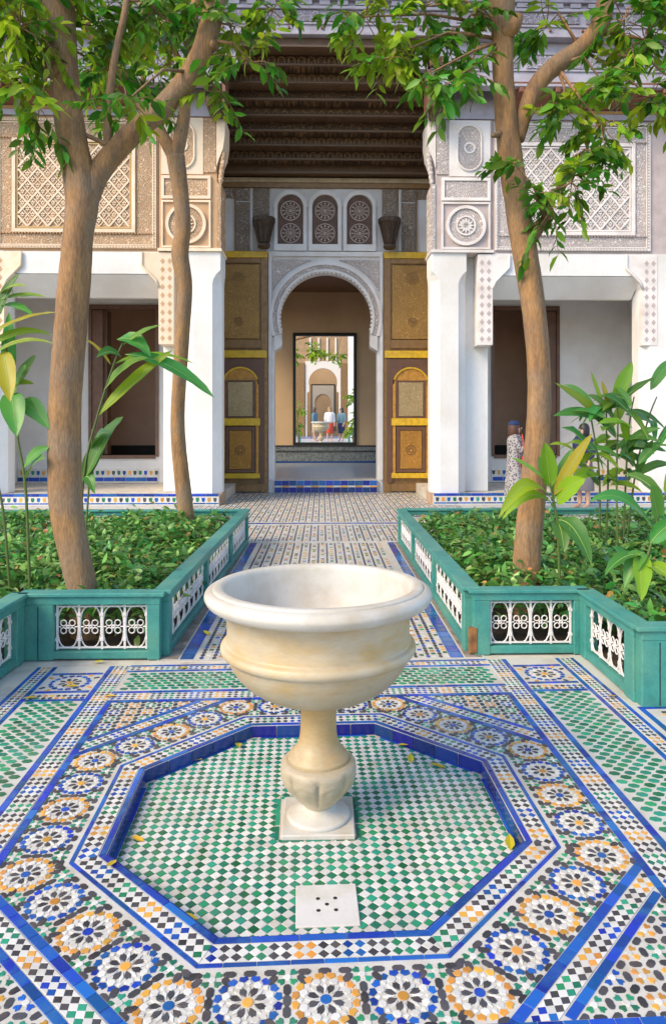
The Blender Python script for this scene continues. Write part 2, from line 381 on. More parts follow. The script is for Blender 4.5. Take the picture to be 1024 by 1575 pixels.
def chequer(k, n0, n1, half, planes, rows=2, ph=0, seq=SEQ):
    pit = (n1-n0)/rows; key = 'chk%d' % int(pit*1e4); dt = .0375
    SHAPES[key] = [(dt*.44,0),(0,pit*.44),(-dt*.44,0),(0,-pit*.44)]; SHAPES[key+'w'] = [(dt*.525,0),(0,pit*.525),(-dt*.525,0),(0,-pit*.525)]
    m = int(half/dt)+2; a = k*PI/4
    for i in range(-m, m+1):
        for r in range(rows):
            x, y = on_edge(k, n0+pit*(r+.5), i*dt)
            piece('chequer_tile', seq[((i+ph+600)//2) % len(seq)], key, x, y, a-PI/2, 'court', planes)
        for r in range(rows+1):
            x, y = on_edge(k, n0+pit*r, (i+.5)*dt)
            a0 = math.cos(a); b0 = math.sin(a)
            pl = planes+[(a0, b0, n1-.001), (-a0, -b0, -n0-.001)]
            piece('white_chequer_tile', 'white', key+'w', x, y, a-PI/2, 'court', pl)
for k in range(8): chequer(k, .8195, .8935, .895*T8, wedge(k), 2, k*3)
# ---- star band: 32 medallions on an octagon
P_ = .2165; AM = P_*2/T8
SHAPES['m_centre'] = ngon(10, .0165)
SHAPES['m_dark'] = [(.0215,-.0025),(.033,-.0075),(.043,-.0105),(.041,0),(.043,.0105),(.033,.0075),(.0215,.0025)]
SHAPES['m_dark'] = [(.020,0),(.039,-.0112),(.053,-.005),(.050,0),(.053,.005),(.039,.0112)]
SHAPES['m_white_in'] = [(.024,0),(.044,-.006),(.058,0),(.044,.006)]
SHAPES['m_white_out'] = [(.0535,0),(.060,-.0115),(.0715,-.0118),(.0775,0),(.0715,.0118),(.060,.0115)]
SHAPES['m_white_v'] = [(.062,0),(.068,-.0075),(.079,0),(.068,.0075)]
SHAPES['m_ring'] = [(.0725,-.0045),(.080,-.0125),(.0905,-.010),(.0885,0),(.0905,.010),(.080,.0125),(.0725,.0045)]
SHAPES['m_ring'] = [(.0735,0),(.0825,-.0142),(.0965,-.0100),(.0945,0),(.0965,.0100),(.0825,.0142)]
SHAPES['oval'] = [(.0185,-.005),(.0185,.005),(.010,.0112),(-.010,.0112),(-.0185,.005),(-.0185,-.005),(-.010,-.0112),(.010,-.0112)]
SHAPES['arrow'] = [(-.009,-.010),(.012,-.004),(.012,.004),(-.009,.010)]
SHAPES['oval'] = [(a*1.0, b*.98) for a, b in SHAPES['oval']]
SHAPES['arrow'] = [(-.0105,0),(.003,-.0112),(.0125,-.008),(.0095,0),(.0125,.008),(.003,.0112)]
SHAPES['star_w'] = ngon(8, .0115)
def medallion(x, y, rot, main, sc=1.0, planes=None):
    sfx = '' if sc == 1 else '_%d' % int(sc*100)
    if sfx:
        for q in ('m_centre','m_dark','m_white_in','m_white_out','m_white_v','m_ring'):
            if q+sfx not in SHAPES: SHAPES[q+sfx] = [(a*sc, b*sc) for a, b in SHAPES[q]]
    other = 'blue' if main == 'orange' else 'orange'
    piece('medallion_centre', other, 'm_centre'+sfx, x, y, rot, planes=planes)
    for i in range(8):
        a = rot+i*PI/4
        piece('medallion_point', 'black', 'm_dark'+sfx, x, y, a+PI/8, planes=planes)
        piece('inner_petal', 'white', 'm_white_in'+sfx, x, y, a, planes=planes)
        piece('outer_petal', 'white', 'm_white_out'+sfx, x, y, a+PI/8, planes=planes)
        piece('petal_wedge', 'white', 'm_white_v'+sfx, x, y, a, planes=planes)
    for i in range(16):
        piece('medallion_ring_tile', main, 'm_ring'+sfx, x, y, rot+(i+.5)*PI/8+PI/16*0, planes=planes)
def star4(x, y, rot, colr, planes=None):
    piece('star_heart', 'white', 'star_w', x, y, rot+PI/8, planes=planes)
    for q in range(4):
        a = rot+q*PI/2+PI/4
        piece('star_arrow', colr, 'arrow', x+.0215*math.cos(a), y+.0215*math.sin(a), a, planes=planes)
for k in range(8):
    a = k*PI/4
    band = wedge(k)+[(math.cos(a), math.sin(a), 1.151), (-math.cos(a), -math.sin(a), -.915)]
    for i in range(4):
        t = (i-2)*P_; x, y = on_edge(k, AM, t)
        medallion(x, y, a if i else a-PI/8, 'orange' if i % 2 == 0 else 'blue')
    for i in range(-2, 2):                     # between two medallions
        t = (i+.5)*P_
        for dn, ro in ((0, 0), (.039, 0), (-.039, 0)):
            x, y = on_edge(k, AM+dn, t); piece('oval_tile', 'black', 'oval', x, y, a+(0 if dn else 0), planes=band)
        for sg in (-1, 1):
            x, y = on_edge(k, AM+sg*.086, t); star4(x, y, a, 'green', band)
            for st in (-1, 1):
                x, y = on_edge(k, AM+sg*.0755, t+st*.043); piece('oval_tile', 'black', 'oval', x, y, a+st*sg*R(-38), planes=band)
                x, y = on_edge(k, AM+sg*.103, t+st*.049); piece('oval_tile', 'black', 'oval', x, y, a+PI/2, planes=band)
    for i in range(-1, 2):
        for sg in (-1, 1):
            x, y = on_edge(k, AM+sg*.104, i*P_); piece('oval_tile', 'black', 'oval', x, y, a+PI/2, planes=band)
    a2 = a+PI/8                                  # octagon corners
    for rr, ro in ((AM/math.cos(PI/8)+.108, PI/2), (AM/math.cos(PI/8)-.108, PI/2)):
        PIECES.append(('oval_tile','black','oval', rr*math.cos(a2), rr*math.sin(a2), a2+ro, 'court', .0028))
# ---- a2 lines, square, outer bands
SQ = 1.153
sq_pl = [(1,0,SQ-.002),(-1,0,SQ-.002),(0,1,SQ-.002),(0,-1,SQ-.002)]
for k in (1, 3, 5, 7):
    strips('border_tile', 'blue', k, 1.153, 1.187, .070, 1.187*T8, 'court', wedge(k))
    chequer(k, 1.190, 1.254, .62, sq_pl, 2, k)
    strips('triangle_edge_tile', 'blue', k, 1.257, 1.287, .070, .62, 'court', sq_pl)
    a = k*PI/4; cx_, sy_ = math.cos(a), math.sin(a)
    tri = sq_pl+[(-cx_, -sy_, -1.292)]
    for i in range(-14, 15):
        for j in range(-14, 15):
            x, y = i*.092, j*.092
            if x*cx_+y*sy_ < 1.25 or abs(x) > 1.2 or abs(y) > 1.2: continue
            star4(x, y, 0, ['green','orange','orange','blue','green','orange'][(i*2+j*3) % 6], tri)
            piece('oval_tile', 'black', 'oval', x+.046, y, PI/2, planes=tri)
            piece('oval_tile', 'black', 'oval', x, y+.046, 0, planes=tri)
            piece('oval_tile', 'black', 'oval', x+.046, y+.046, PI/4, planes=tri)
for k in (0, 4):                                 # side lines run to the fence
    pl = [(0,1,1.79),(0,-1,1.9)]
    strips('border_tile', 'blue', k, 1.153, 1.187, .070, 1.187, 'court', [(0,1,1.186),(0,-1,1.186)])
    chequer(k, 1.190, 1.289, 1.88, pl, 3, 1)
    strips('panel_edge_tile', 'blue', k, 1.292, 1.325, .085, 1.75, 'court', pl)
    strips('panel_edge_tile', 'blue', k, 1.662, 1.695, .085, 1.75, 'court', pl)
    chequer(k, 1.698, 1.763, 1.88, pl, 2, 3)
    strips('panel_edge_tile', 'blue', k, 1.766, 1.797, .085, 1.75, 'court', pl)
for k in (2, 6):
    pl = [(1,0,1.152),(-1,0,1.152)]; pl2 = [(1,0,1.188),(-1,0,1.188)]
    strips('border_tile', 'blue', k, 1.153, 1.187, .070, 1.16, 'court', pl)
    chequer(k, 1.190, 1.289, 1.2, pl2, 3, 2)
    strips('panel_edge_tile', 'blue', k, 1.292, 1.325, .085, 1.2, 'court', pl2)
    if k == 2:
        strips('panel_edge_tile', 'blue', k, 1.662, 1.690, .085, 1.2, 'court', pl2)
        chequer(k, 1.694, 1.758, 1.2, pl2, 2, 0)
        strips('panel_edge_tile', 'blue', k, 1.766, 1.790, .085, 1.2, 'court', pl2)
# green lozenge panels
SHAPES['lozenge'] = [(.024,-.006),(.024,.006),(.008,.0165),(-.008,.0165),(-.024,.006),(-.024,-.006),(-.008,-.0165),(.008,-.0165)]
SHAPES['lozenge'] = [(.027,0),(.011,.0172),(-.015,.0172),(-.027,0),(-.011,-.0172),(.015,-.0172)]
SHAPES['tiny_w'] = [(.013,0),(0,.0085),(-.013,0),(0,-.0085)]
SHAPES['short_w'] = rectp(.08, .022)
def lozenges(xa, xb, ya, yb):
    nx = int((xb-xa)/.060); ny = int((yb-ya)/.038); dx = (xb-xa)/nx; dy = (yb-ya)/ny
    for i in range(nx):
        for j in range(ny):
            x = xa+dx*(i+.25+.5*(j % 2)); y = ya+dy*(j+.5)
            piece('green_lozenge', 'green', 'lozenge', x, y, 0)
for sg in (-1, 1):
    xa, xb = sorted((sg*1.347, sg*1.640)); lozenges(xa, xb, -1.45, 1.19)
    # small square with a star next to the fence
    kx = sg*1.4935
    for kk, (dx, dy) in enumerate(((0, -.155), (0, .155))):
        key = 'sqf'; SHAPES[key] = rectp(.104, .03)
        for q in (-1, 0, 1): piece('square_edge_tile', 'blue', key, kx+q*.107, 1.490+dy, 0)
    pl = [(1,0,kx+.165),(-1,0,-kx+.165),(0,1,1.632),(0,-1,-1.348)]
    medallion(kx, 1.490, 0, 'blue', 1.30, pl)
    for q in range(4):
        for st in (-1, 1):
            aa = q*PI/2+PI/4+st*.20
            piece('oval_tile', 'orange' if st > 0 else 'black', 'oval', kx+.168*math.cos(aa), 1.490+.150*math.sin(aa), aa, planes=pl)
    # short chequer between panel and square
    for i in range(9):
        piece('chequer_tile', SEQ[(i//2) % 6], 'chk', kx-.148+i*.037, 1.24, 0); piece('chequer_tile', SEQ[(i//2+1) % 6], 'chk', kx-.148+i*.037, 1.275, 0)
    for q in range(4): piece('square_edge_tile', 'blue', 'sqf', kx-.125+q*.0833*1.0, 1.205, 0, planes=[(1,0,kx+.166),(-1,0,-kx+.166)])
lozenges(-1.15, 1.15, 1.347, 1.642)
# outer paving beyond the side bands
SHAPES['out_strip'] = rectp(.098, .032); SHAPES['out_strip_y'] = rectp(.032, .098)
for sg in (-1, 1):
    for i in range(24): piece('outer_edge_tile', 'blue', 'out_strip', sg*(1.88+i*.1), .91, 0)
    for i in range(26): piece('outer_edge_tile', 'blue', 'out_strip_y', sg*1.845, .84-i*.1, 0)
    for i in range(24):
        for j in range(26):
            x = sg*(1.95+i*.092); y = .80-j*.092
            star4(x, y, 0, ['orange','green','blue'][(i+2*j) % 3]); piece('oval_tile', 'black', 'oval', x+sg*.046, y, PI/2); piece('oval_tile', 'black', 'oval', x, y+.046, 0)

# ---- turn the pieces into objects: biggest as own objects, rest joined
def tile_geo(poly, h):
    if area(poly) < 0: poly = poly[::-1]
    t = inset(poly, min(.0012, h*.5)); n = len(poly)
    vs = [(x, y, 0) for x, y in poly]+[(x, y, h*.75) for x, y in poly]+[(x, y, h) for x, y in t]
    fs = [tuple(range(2*n, 3*n))]+[(i, (i+1)%n, n+(i+1)%n, n+i) for i in range(n)]+[(n+i, n+(i+1)%n, 2*n+(i+1)%n, 2*n+i) for i in range(n)]
    return vs, fs
def emit(pieces, parents, cap=300):
    bykind = {}
    co, si = math.cos(OROT), math.sin(OROT)
    for p in pieces:
        z = -.06 if p[6] == 'pool' else 0
        x, y = p[3], p[4]*OYS; wx = OC[0]+co*x-si*y; wy = OC[1]+si*x+co*y
        if wy > .3:
            u, v, d = pr(wx, wy, z); vis = -20 < u < 1044 and v < 1595
        else: vis = False; d = 99
        poly = SHAPES[p[2]] if isinstance(p[2], str) else p[2]
        ext = max(math.hypot(*q) for q in poly)
        score = 2*min(ext, math.sqrt(abs(area(poly))))*F_PX/d if vis else 0
        bykind.setdefault((p[6], p[0]), []).append((score, p))
    cache = {}; total = 0
    for (floor, kind), L in bykind.items():
        L.sort(key=lambda t: -t[0]); par = parents[floor]; z0 = -.06 if floor == 'pool' else 0
        rest = MB(); cols = []
        for idx, (sc, p) in enumerate(L):
            _, colr, shp, x, y, rot, _, h = p
            if idx < cap and sc > 9.0:
                key = (shp, colr, h) if isinstance(shp, str) else None
                me = cache.get(key) if key else None
                if me is None:
                    vs, fs = tile_geo(SHAPES[shp] if key else shp, h)
                    me = bpy.data.meshes.new(kind); me.from_pydata(vs, [], fs); me.materials.append(TILE[colr]); me.update()
                    if key: cache[key] = me
                o = bpy.data.objects.new(kind, me); COL.objects.link(o); o.parent = par
                o.location = (x, y, z0+random.uniform(-.0004, .0005)); o.rotation_euler = (random.gauss(0, .004), random.gauss(0, .004), rot)
                total += 1
            elif wyok(p):
                if colr not in cols: cols.append(colr)
                vs, fs = tile_geo(SHAPES[shp] if isinstance(shp, str) else shp, h)
                c, s = math.cos(rot), math.sin(rot); tx, ty = random.gauss(0, .006), random.gauss(0, .006)
                rest.add([(x+c*a-s*b, y+s*a+c*b, z0+q+tx*a+ty*b) for a, b, q in vs], fs, cols.index(colr))
        if rest.v: rest.build('remaining_'+kind+'s', [TILE[c] for c in cols], par, kind='stuff')
    return total
def wyok(p): return True
NT = emit(PIECES, {'court': COURT, 'pool': POOL})
print('tile objects', NT, 'pieces', len(PIECES))
# blue riser tiles of the pool
for k in range(8):
    half = A_POOL*T8; m = 5; L = 2*half/m; a = k*PI/4
    for i in range(m):
        t = (i-(m-1)/2)*L; x, y = on_edge(k, A_POOL-.004, t)
        b = MB(); b.box(-L/2+.0028, L/2-.0028, -.004, .004, -.0585, -.002, bv=.0012)
        o = b.build('riser_tile', TILE['dblue'], COURT); o.location = (x, y, 0); o.rotation_euler = (0, 0, a-PI/2)
# marble drain plate
MARBLE = stone('marble', (.56, .475, .335), (.51, .35, .15), (.41, .345, .245)) if True else mat('marble', (.56, .475, .355), .45, 0, col2=(.47, .34, .19), nscale=4.5, nlo=.46, nhi=.78, bump=.12, bscale=60)
MARBLEW = mat('white_marble', (.57, .54, .48), .4, 0, col2=(.45, .37, .26), nscale=4.5, nlo=.45, nhi=.75, bump=.12, bscale=60)
MARBLED = mat('drain_marble', (.66, .64, .60), .4, 0, col2=(.55, .50, .42), nscale=5, bump=.12, bscale=60)
t = thing('drain_cover', 'square white marble drain slab with five holes in the pool floor', 'drain cover', (.016, 2.432, -.06), OROT)
b = MB(); b.box(-.107, .107, -.105, .105, 0, .008, bv=.002); b.build('slab', MARBLED, t)
for x, y in ((0,0),(.03,.03),(-.03,.03),(.03,-.03),(-.03,-.03)):
    b = MB(); b.lathe([(0.0001,.0),(.0075,.0)], 14, (x,y,.0085)); b.build('hole', HOLE, t)

m = MB(); m.box(-4.2, 4.2, 4.3, 4.95, -.10, -.006); struct(m.build('court_edge_paving', GROUT))
# walkway between the beds, and the paving in front of the palace
wk = MB(); wk.box(-1.12, 1.12, 4.80, 9.62, -.08, -.001); WALK = struct(wk.build('walkway', WHITEG))
fw = MB(); fw.box(-12, 12, 9.625, 16.70, -.08, -.001); FORE = struct(fw.build('palace_forecourt_paving', WHITEG))
def stripes(par, x0, x1, y0, y1, px, py, name, wide=1.0):
    m = MB(); cols = ['black','orange','green','blue','white']
    ov = ngon(6, 1, 0)
    nx = int((x1-x0)/px); ny = int((y1-y0)/py)
    for i in range(nx):
        for j in range(ny):
            x = x0+px*(i+.5); y = y0+py*(j+.5)
            vs, fs = tile_geo([(a*px*.115*wide, b*py*.46) for a, b in ov], .003)
            m.add([(x+a, y+b2, c) for a, b2, c in vs], fs, 0 if (i*2+j) % 4 else 3)
            vs, fs = tile_geo(rectp(px*.34, py*.50), .003)
            ci = [4,2,4,1,4,2,3,4,1,4][(i*3+j*7+(i*j) % 3) % 10]
            m.add([(x+px*.5+a, y+(py*.5 if i % 2 else 0)+b2, c) for a, b2, c in vs], fs, ci)
    m.build(name, [TILE[c] for c in cols], par, kind='stuff')
stripes(WALK, -.87, .87, 4.83, 6.7, .0865, .058, 'walkway_tiles', 1.5)
stripes(WALK, -.86, .86, 6.72, 9.55, .108, .074, 'walkway_tiles')
for sg in (-1, 1):
    m = MB(); m.box(min(sg*.985, sg*1.10), max(sg*.985, sg*1.10), 4.84, 9.60, -.02, .002); m.build('gutter_strip', mat('gutter_dirt', (.30,.25,.21), .9, 0, col2=(.18,.14,.11), nscale=9, bump=.6, bscale=40), WALK)
stripes(FORE, -2.6, 2.75, 9.70, 11.28, .108, .085, 'forecourt_tiles')
stripes(FORE, -2.6, 2.75, 11.62, 16.64, .108, .095, 'forecourt_tiles')
for sg in (-1, 1):
    for i in range(40):
        b = MB(); b.box(-.045, .045, -.056, .056, 0, .004, bv=.0012)
        o = b.build('edge_tile', TILE['blue'], WALK) if i == 0 and sg == -1 else None
        if o: EDGE = o
        else: o = link('edge_tile', EDGE.data, WALK)
        o.location = (sg*.925, 4.89+i*.1185, -.001)
for i in range(60):
    if i == 0:
        b = MB(); b.box(-.085, .085, -.055, .055, 0, .004, bv=.0012); LINE0 = o = b.build('line_tile', TILE['blue'], FORE)
    else: o = link('line_tile', LINE0.data, FORE)
    o.location = (-5.2+i*.175, 11.45, -.001)

# ------------------------------------------------------------------ stone basin
def bezier_prof(pts, n=4): return [tuple(p) for p in catmull(pts, n)]
GOLDST = stone('stained_marble', (.55, .36, .13), (.53, .28, .055), (.43, .33, .19))
def make_basin(loc, label, seg=72):
    t = thing('stone_basin', label, 'basin', loc)
    b = MB(); b.box(-.148, .148, -.148, .148, 0, .022, bv=.004); b.build('plinth', MARBLEW, t)
    b = MB(); b.lathe(bezier_prof([(.132,.0225),(.133,.030),(.127,.038),(.100,.046),(.075,.056),(.060,.068)]), 48); b.build('base_ring', MARBLEW, t, True)
    def gad(th, r, z):                       # eight carved lobes, each with a raised boss
        if z < .075 or z > .252: return 1
        wv = min(1.0, (z-.075)/.03)*min(1.0, (.252-z)/.03); fr = abs(((th*8/(2*PI)) % 1)-.5)*2
        gr = -.075*max(0, (fr-.72)/.28)**1.5 if z < .215 else -.03*max(0, (fr-.6)/.4)
        boss = .032*max(0, 1-((fr/.45)**2+((z-.165)/.032)**2))
        lip = .016*math.exp(-((z-.205+.03*fr*fr)/.008)**2)
        return 1+wv*(gr+boss+lip-.03*fr*fr)
    b = MB(); b.lathe(bezier_prof([(.058,.064),(.066,.076),(.090,.100),(.124,.140),(.150,.180),(.161,.222),(.156,.246),(.140,.259),(.1285,.262),(.10,.2625)], 7), 160, fn=gad); b.build('bulb', MARBLE, t, True)
    b = MB(); b.lathe([(.128,.2605),(.1285,.268)]+bezier_prof([(.1285,.269),(.1265,.276),(.116,.289),(.094,.315),(.081,.345),(.0755,.390),(.0745,.440),(.0755,.475),(.081,.496),(.093,.507),(.108,.516)], 4), 64); b.build('neck', GOLDST, t, True)
    b = MB(); pr_ = bezier_prof([(.098,.513),(.160,.525),(.225,.548),(.285,.582),(.330,.622),(.362,.667),(.378,.701),(.384,.716)], 4)
    pr_ += bezier_prof([(.392,.717),(.403,.728),(.407,.742),(.402,.756),(.390,.764)], 4)[0:]
    pr_ += bezier_prof([(.384,.768),(.380,.80),(.381,.84),(.388,.885),(.398,.912)], 4)
    b.lathe(pr_, seg); bowl = b.build('bowl', MARBLE, t, True)
    b = MB(); rim = bezier_prof([(.398,.911),(.430,.914),(.456,.926),(.470,.945),(.472,.960),(.464,.976),(.448,.985),(.440,.9855)], 5)
    rim += bezier_prof([(.438,.9865),(.436,.992),(.424,.996),(.404,.995),(.392,.988)], 4)
    rim += bezier_prof([(.388,.975),(.380,.93),(.362,.85),(.325,.765),(.26,.695),(.16,.65),(.05,.632),(.0005,.630)], 5)
    b.lathe(rim, seg); b.build('rim', MARBLEW, t, True)
    return t
make_basin((-.016, 2.965, -.06), 'carved white marble footed basin standing in the middle of the octagonal pool', 96)

# ------------------------------------------------------------------ fences
HF = .445
def grille_mesh(L, H, ncell):
    m = MB(); w_ = L/ncell; r = .0065
    for z in (.012, H-.012): m.box(0, L, -r, r, z-r*.8, z+r*.8)
    for i in range(ncell+1):
        x = min(max(i*w_, r), L-r); m.box(x-r*1.1, x+r*1.1, -r*.9, r*.9, 0, H)
        for z in (H*.22, H*.78): m.box(x-r*1.8, x+r*1.8, -r*1.5, r*1.5, z-.010, z+.010)
    for i in range(ncell):
        cx = (i+.5)*w_; a = w_*.46; bb = H*.47
        m.tube([(cx+a*math.copysign(abs(math.cos(q))**.75, math.cos(q)), 0, H/2+bb*math.copysign(abs(math.sin(q))**.85, math.sin(q))) for q in [2*PI*k/18 for k in range(18)]], r*.75, 4, closed=True)
        for sx in (-1, 1):
            for sz in (-1, 1):
                c0 = (cx+sx*w_*.19, H/2+sz*H*.085); rr = w_*.135
                m.tube([(c0[0]+rr*math.cos(q), 0, c0[1]+rr*math.sin(q)) for q in [2*PI*k/8 for k in range(8)]], r*.7, 4, closed=True)
        m.tube([(cx+.010*math.cos(q), 0, H/2+.010*math.sin(q)) for q in [2*PI*k/6 for k in range(6)]], r, 4, closed=True)
        for sx in (-1, 1): m.tube([(cx+sx*w_*.30, 0, H/2), (cx+sx*w_*.47, 0, H/2)], r*.7, 4)
    return m
CAPN = [0]
def fence_seg(par, p0, p1, npan, s0=.055, s1=.055, cell=.165, corner=True, ends=(True, True)):
    p0 = Vector((*p0, 0)); p1 = Vector((*p1, 0)); d = p1-p0; L = d.length; rz = math.atan2(d.y, d.x)
    def pl(o): o.location = p0; o.rotation_euler = (0, 0, rz); return o
    HR = .068; TH = .031
    m = MB(); m.box(.002, L-.002, -TH*1.5, TH*1.5, HF-HR, HF-.014, bv=.004); pl(m.build('rail', TEAL, par))
    m = MB(); CAPN[0] += 1; zc = .0035*(CAPN[0] % 3); m.box(-.03, L+.03, -TH*2.1, TH*2.1, HF-.015+zc*.5, HF+.010+zc, bv=.005); pl(m.build('rail_cap', TEAL, par))
    m = MB(); m.box(.002, L-.002, -TH*1.3, TH*1.3, .008, .058, bv=.004); pl(m.build('bottom_rail', TEAL, par))
    xs = [i*L/npan for i in range(npan+1)]
    for i, x in enumerate(xs):
        w_ = s0 if i == 0 else (s1 if i == npan else .042)
        if i == 0: a, b_ = 0.004, 2*w_
        elif i == npan: a, b_ = L-2*w_, L-.004
        else: a, b_ = x-w_, x+w_
        m = MB(); m.box(a, b_, -TH*1.42, TH*1.42, .0, HF-HR+.002, bv=.004); pl(m.build('post', TEAL, par))
        if (b_-a) > .17:                                   # wide stiles show two boards
            m = MB(); m.box((a+b_)/2-.003, (a+b_)/2+.003, -TH*1.42-.0015, -TH*1.3, .01, HF-HR-.01); pl(m.build('board_joint', HOLE, par))
    for i in range(npan):
        a = xs[i]+(2*s0 if i == 0 else .042); b_ = xs[i+1]-(2*s1 if i == npan-1 else .042)
        H = HF-HR-.058-.014; Lg = b_-a-.012
        gm = grille_mesh(Lg, H, max(2, round(Lg/cell)))
        o = gm.build('grille', IRON, par)
        o.location = p0+Matrix.Rotation(rz, 3, 'Z') @ Vector((a+.006, 0, .064)); o.rotation_euler = (0, 0, rz)
FXL0, FXL1, FXR0, FXR1 = -1.10, -1.035, 1.045, 1.065
FYN, FYF = 4.90, 9.56
fl = thing('garden_fence', 'teal wooden fence with white iron grilles around the left planting bed', 'fence', (0,0,0), group='low fences around the planting beds')
fence_seg(fl, (-2.03, FYN-.03), (FXL0, FYN-.03), 1, .105, .045, .15)
fence_seg(fl, (FXL0, FYN), (FXL1, FYF), 3, .05, .05, .19)
fence_seg(fl, (FXL1-.05, FYF), (-7.2, FYF), 4, .05, .05, .24)
fence_seg(fl, (-2.05, 3.95), (-2.05, FYN-.08), 1, .06, .06, .16)
fence_seg(fl, (-4.1, 3.93), (-2.05, 3.93), 2, .06, .105, .17)
fr = thing('garden_fence', 'teal wooden fence with chipped paint and white iron grilles around the right planting bed', 'fence', (0,0,0), group='low fences around the planting beds')
fence_seg(fr, (FXR0, FYN+.02), (1.83, FYN+.02), 1, .06, .04, .15)
fence_seg(fr, (FXR1, FYF), (FXR0, FYN+.06), 3, .05, .055, .19)
fence_seg(fr, (FXR1+.05, FYF), (7.2, FYF), 4, .05, .05, .24)
fence_seg(fr, (1.83, 4.02), (1.83, FYN-.03), 1, .065, .05, .16)
fence_seg(fr, (1.80, 3.995), (4.1, 3.995), 2, .105, .06, .17)
# worn-off paint on the near corner
b = MB(); b.box(FXR0-.028, FXR0+.03, FYN+.02-.0495, FYN+.01, .012, .19, bv=.004); b.build('bare_wood_patch', mat('bare_wood', (.30, .13, .04), .8, 0, col2=(.10, .045, .02), nscale=18), fr, label='bare brown wood where the paint has come off')
# beds
for sg, xs in ((-1, (-7.3, -1.07)), (1, (1.07, 7.3))):
    m = MB(); m.box(xs[0], xs[1], 4.93, 9.54, -.1, .03); struct(m.build('bed_soil', SOIL))
    xs2 = (-7.3, -2.07) if sg < 0 else (1.86, 7.3)
    m = MB(); m.box(xs2[0], xs2[1], 4.02, 4.925, -.1, .03); struct(m.build('bed_soil', SOIL))
m = MB()

# ------------------------------------------------------------------ palace facade
FX = .085; FY = 14.1; DY = 16.72
FAC = thing('palace_facade', 'white palace front with carved stucco, tall painted doors and dark cedar canopy', 'building', (FX, 0, 0))
def bx(name, m_, x0, x1, y0, y1, z0, z1, par=FAC, bv=0, label=None):
    if x0 > x1: x0, x1 = x1, x0
    b = MB(); b.box(x0, x1, y0, y1, z0, z1, bv=bv); return b.build(name, m_, par, label=label)
def arc(cx, cz, r, a0, a1, n): return [(cx+r*math.cos(R(a0+(a1-a0)*i/n)), cz+r*math.sin(R(a0+(a1-a0)*i/n))) for i in range(n+1)]
def arch_wall(path, x0, x1, z0, z1, y0, y1, zc):
    """wall x0..x1, z0..z1 with the opening 'path' (bottom left, over the top, bottom right)"""
    Q = []
    for x, z in path:
        if z <= zc: Q.append((x0 if x < 0 else x1, z)); continue
        dx, dz = x-(x0+x1)/2, z-zc; t = 1e9
        if dz > 1e-6: t = (z1-zc)/dz
        if dx > 1e-6: t = min(t, (x1-(x0+x1)/2)/dx)
        if dx < -1e-6: t = min(t, (x0-(x0+x1)/2)/dx)
        Q.append(((x0+x1)/2+dx*t, zc+dz*t))
    m = MB(); n = len(path)
    for y, fl_ in ((y0, False), (y1, True)):
        vs = [(x, y, z) for x, z in path]+[(x, y, z) for x, z in Q]; fs = [(i, i+1, n+i+1, n+i) for i in range(n-1)]
        m.add(vs, fs)
        # fill corners skipped by the rays
        for i in range(n-1):
            a, b_ = Q[i], Q[i+1]
            if abs(a[0]-b_[0]) > 1e-4 and abs(a[1]-b_[1]) > 1e-4:
                cx = x0 if (a[0]+b_[0])/2 < (x0+x1)/2 else x1
                m.add([(a[0],y,a[1]),(cx,y,z1),(b_[0],y,b_[1])], [(0,1,2)])
    m.add([(x,y0,z) for x,z in path]+[(x,y1,z) for x,z in path], [(i,i+1,n+i+1,n+i) for i in range(n-1)])
    m.add([(x0,y0,z0),(x0,y1,z0),(x0,y1,z1),(x0,y0,z1)],[(0,1,2,3)]); m.add([(x1,y0,z0),(x1,y1,z0),(x1,y1,z1),(x1,y0,z1)],[(0,1,2,3)])
    m.add([(x0,y0,z1),(x1,y0,z1),(x1,y1,z1),(x0,y1,z1)],[(0,1,2,3)])
    return m
def ring_band(cx, cz, r0, r1, a0, a1, y0, y1, n=40):
    m = MB(); A = arc(cx, cz, r0, a0, a1, n); B = arc(cx, cz, r1, a0, a1, n); k = n+1
    vs = [(x,y0,z) for x,z in A]+[(x,y0,z) for x,z in B]+[(x,y1,z) for x,z in A]+[(x,y1,z) for x,z in B]; fs = []
    for i in range(n):
        fs += [(i,i+1,k+i+1,k+i),(i,2*k+i,2*k+i+1,i+1),(k+i,k+i+1,3*k+i+1,3*k+i)]
    fs += [(0,k,3*k,2*k),(n,2*k+n,3*k+n,k+n)]
    return m.add(vs, fs)
ZC = 4.12; RA = 1.09
def archpath(z0): return [(-1.215,z0),(-1.215,3.34),(-1.05,3.44),(-1.05,3.66)]+arc(0,ZC,RA,195,-15,44)+[(1.05,3.66),(1.05,3.44),(1.215,3.34),(1.215,z0)]
ARCHW = mat('arch_plaster', (.72, .70, .70), .75, 0, col2=(.62, .58, .55), nscale=2.0, bump=.2, bscale=30)
arch_wall(archpath(0), -1.345, 1.345, 0, 5.62, DY, DY+.38, ZC).build('arch_wall', ARCHW, FAC)
for nm, r0, r1, dy, mm in (('archivolt', 1.095, 1.15, .07, ARCHW), ('carved_archivolt', 1.152, 1.25, .05, CARV_R), ('archivolt', 1.252, 1.33, .08, ARCHW)):
    o = ring_band(0, ZC, r0, r1, 199, -19, DY-dy, DY+.004).build(nm, mm, FAC)
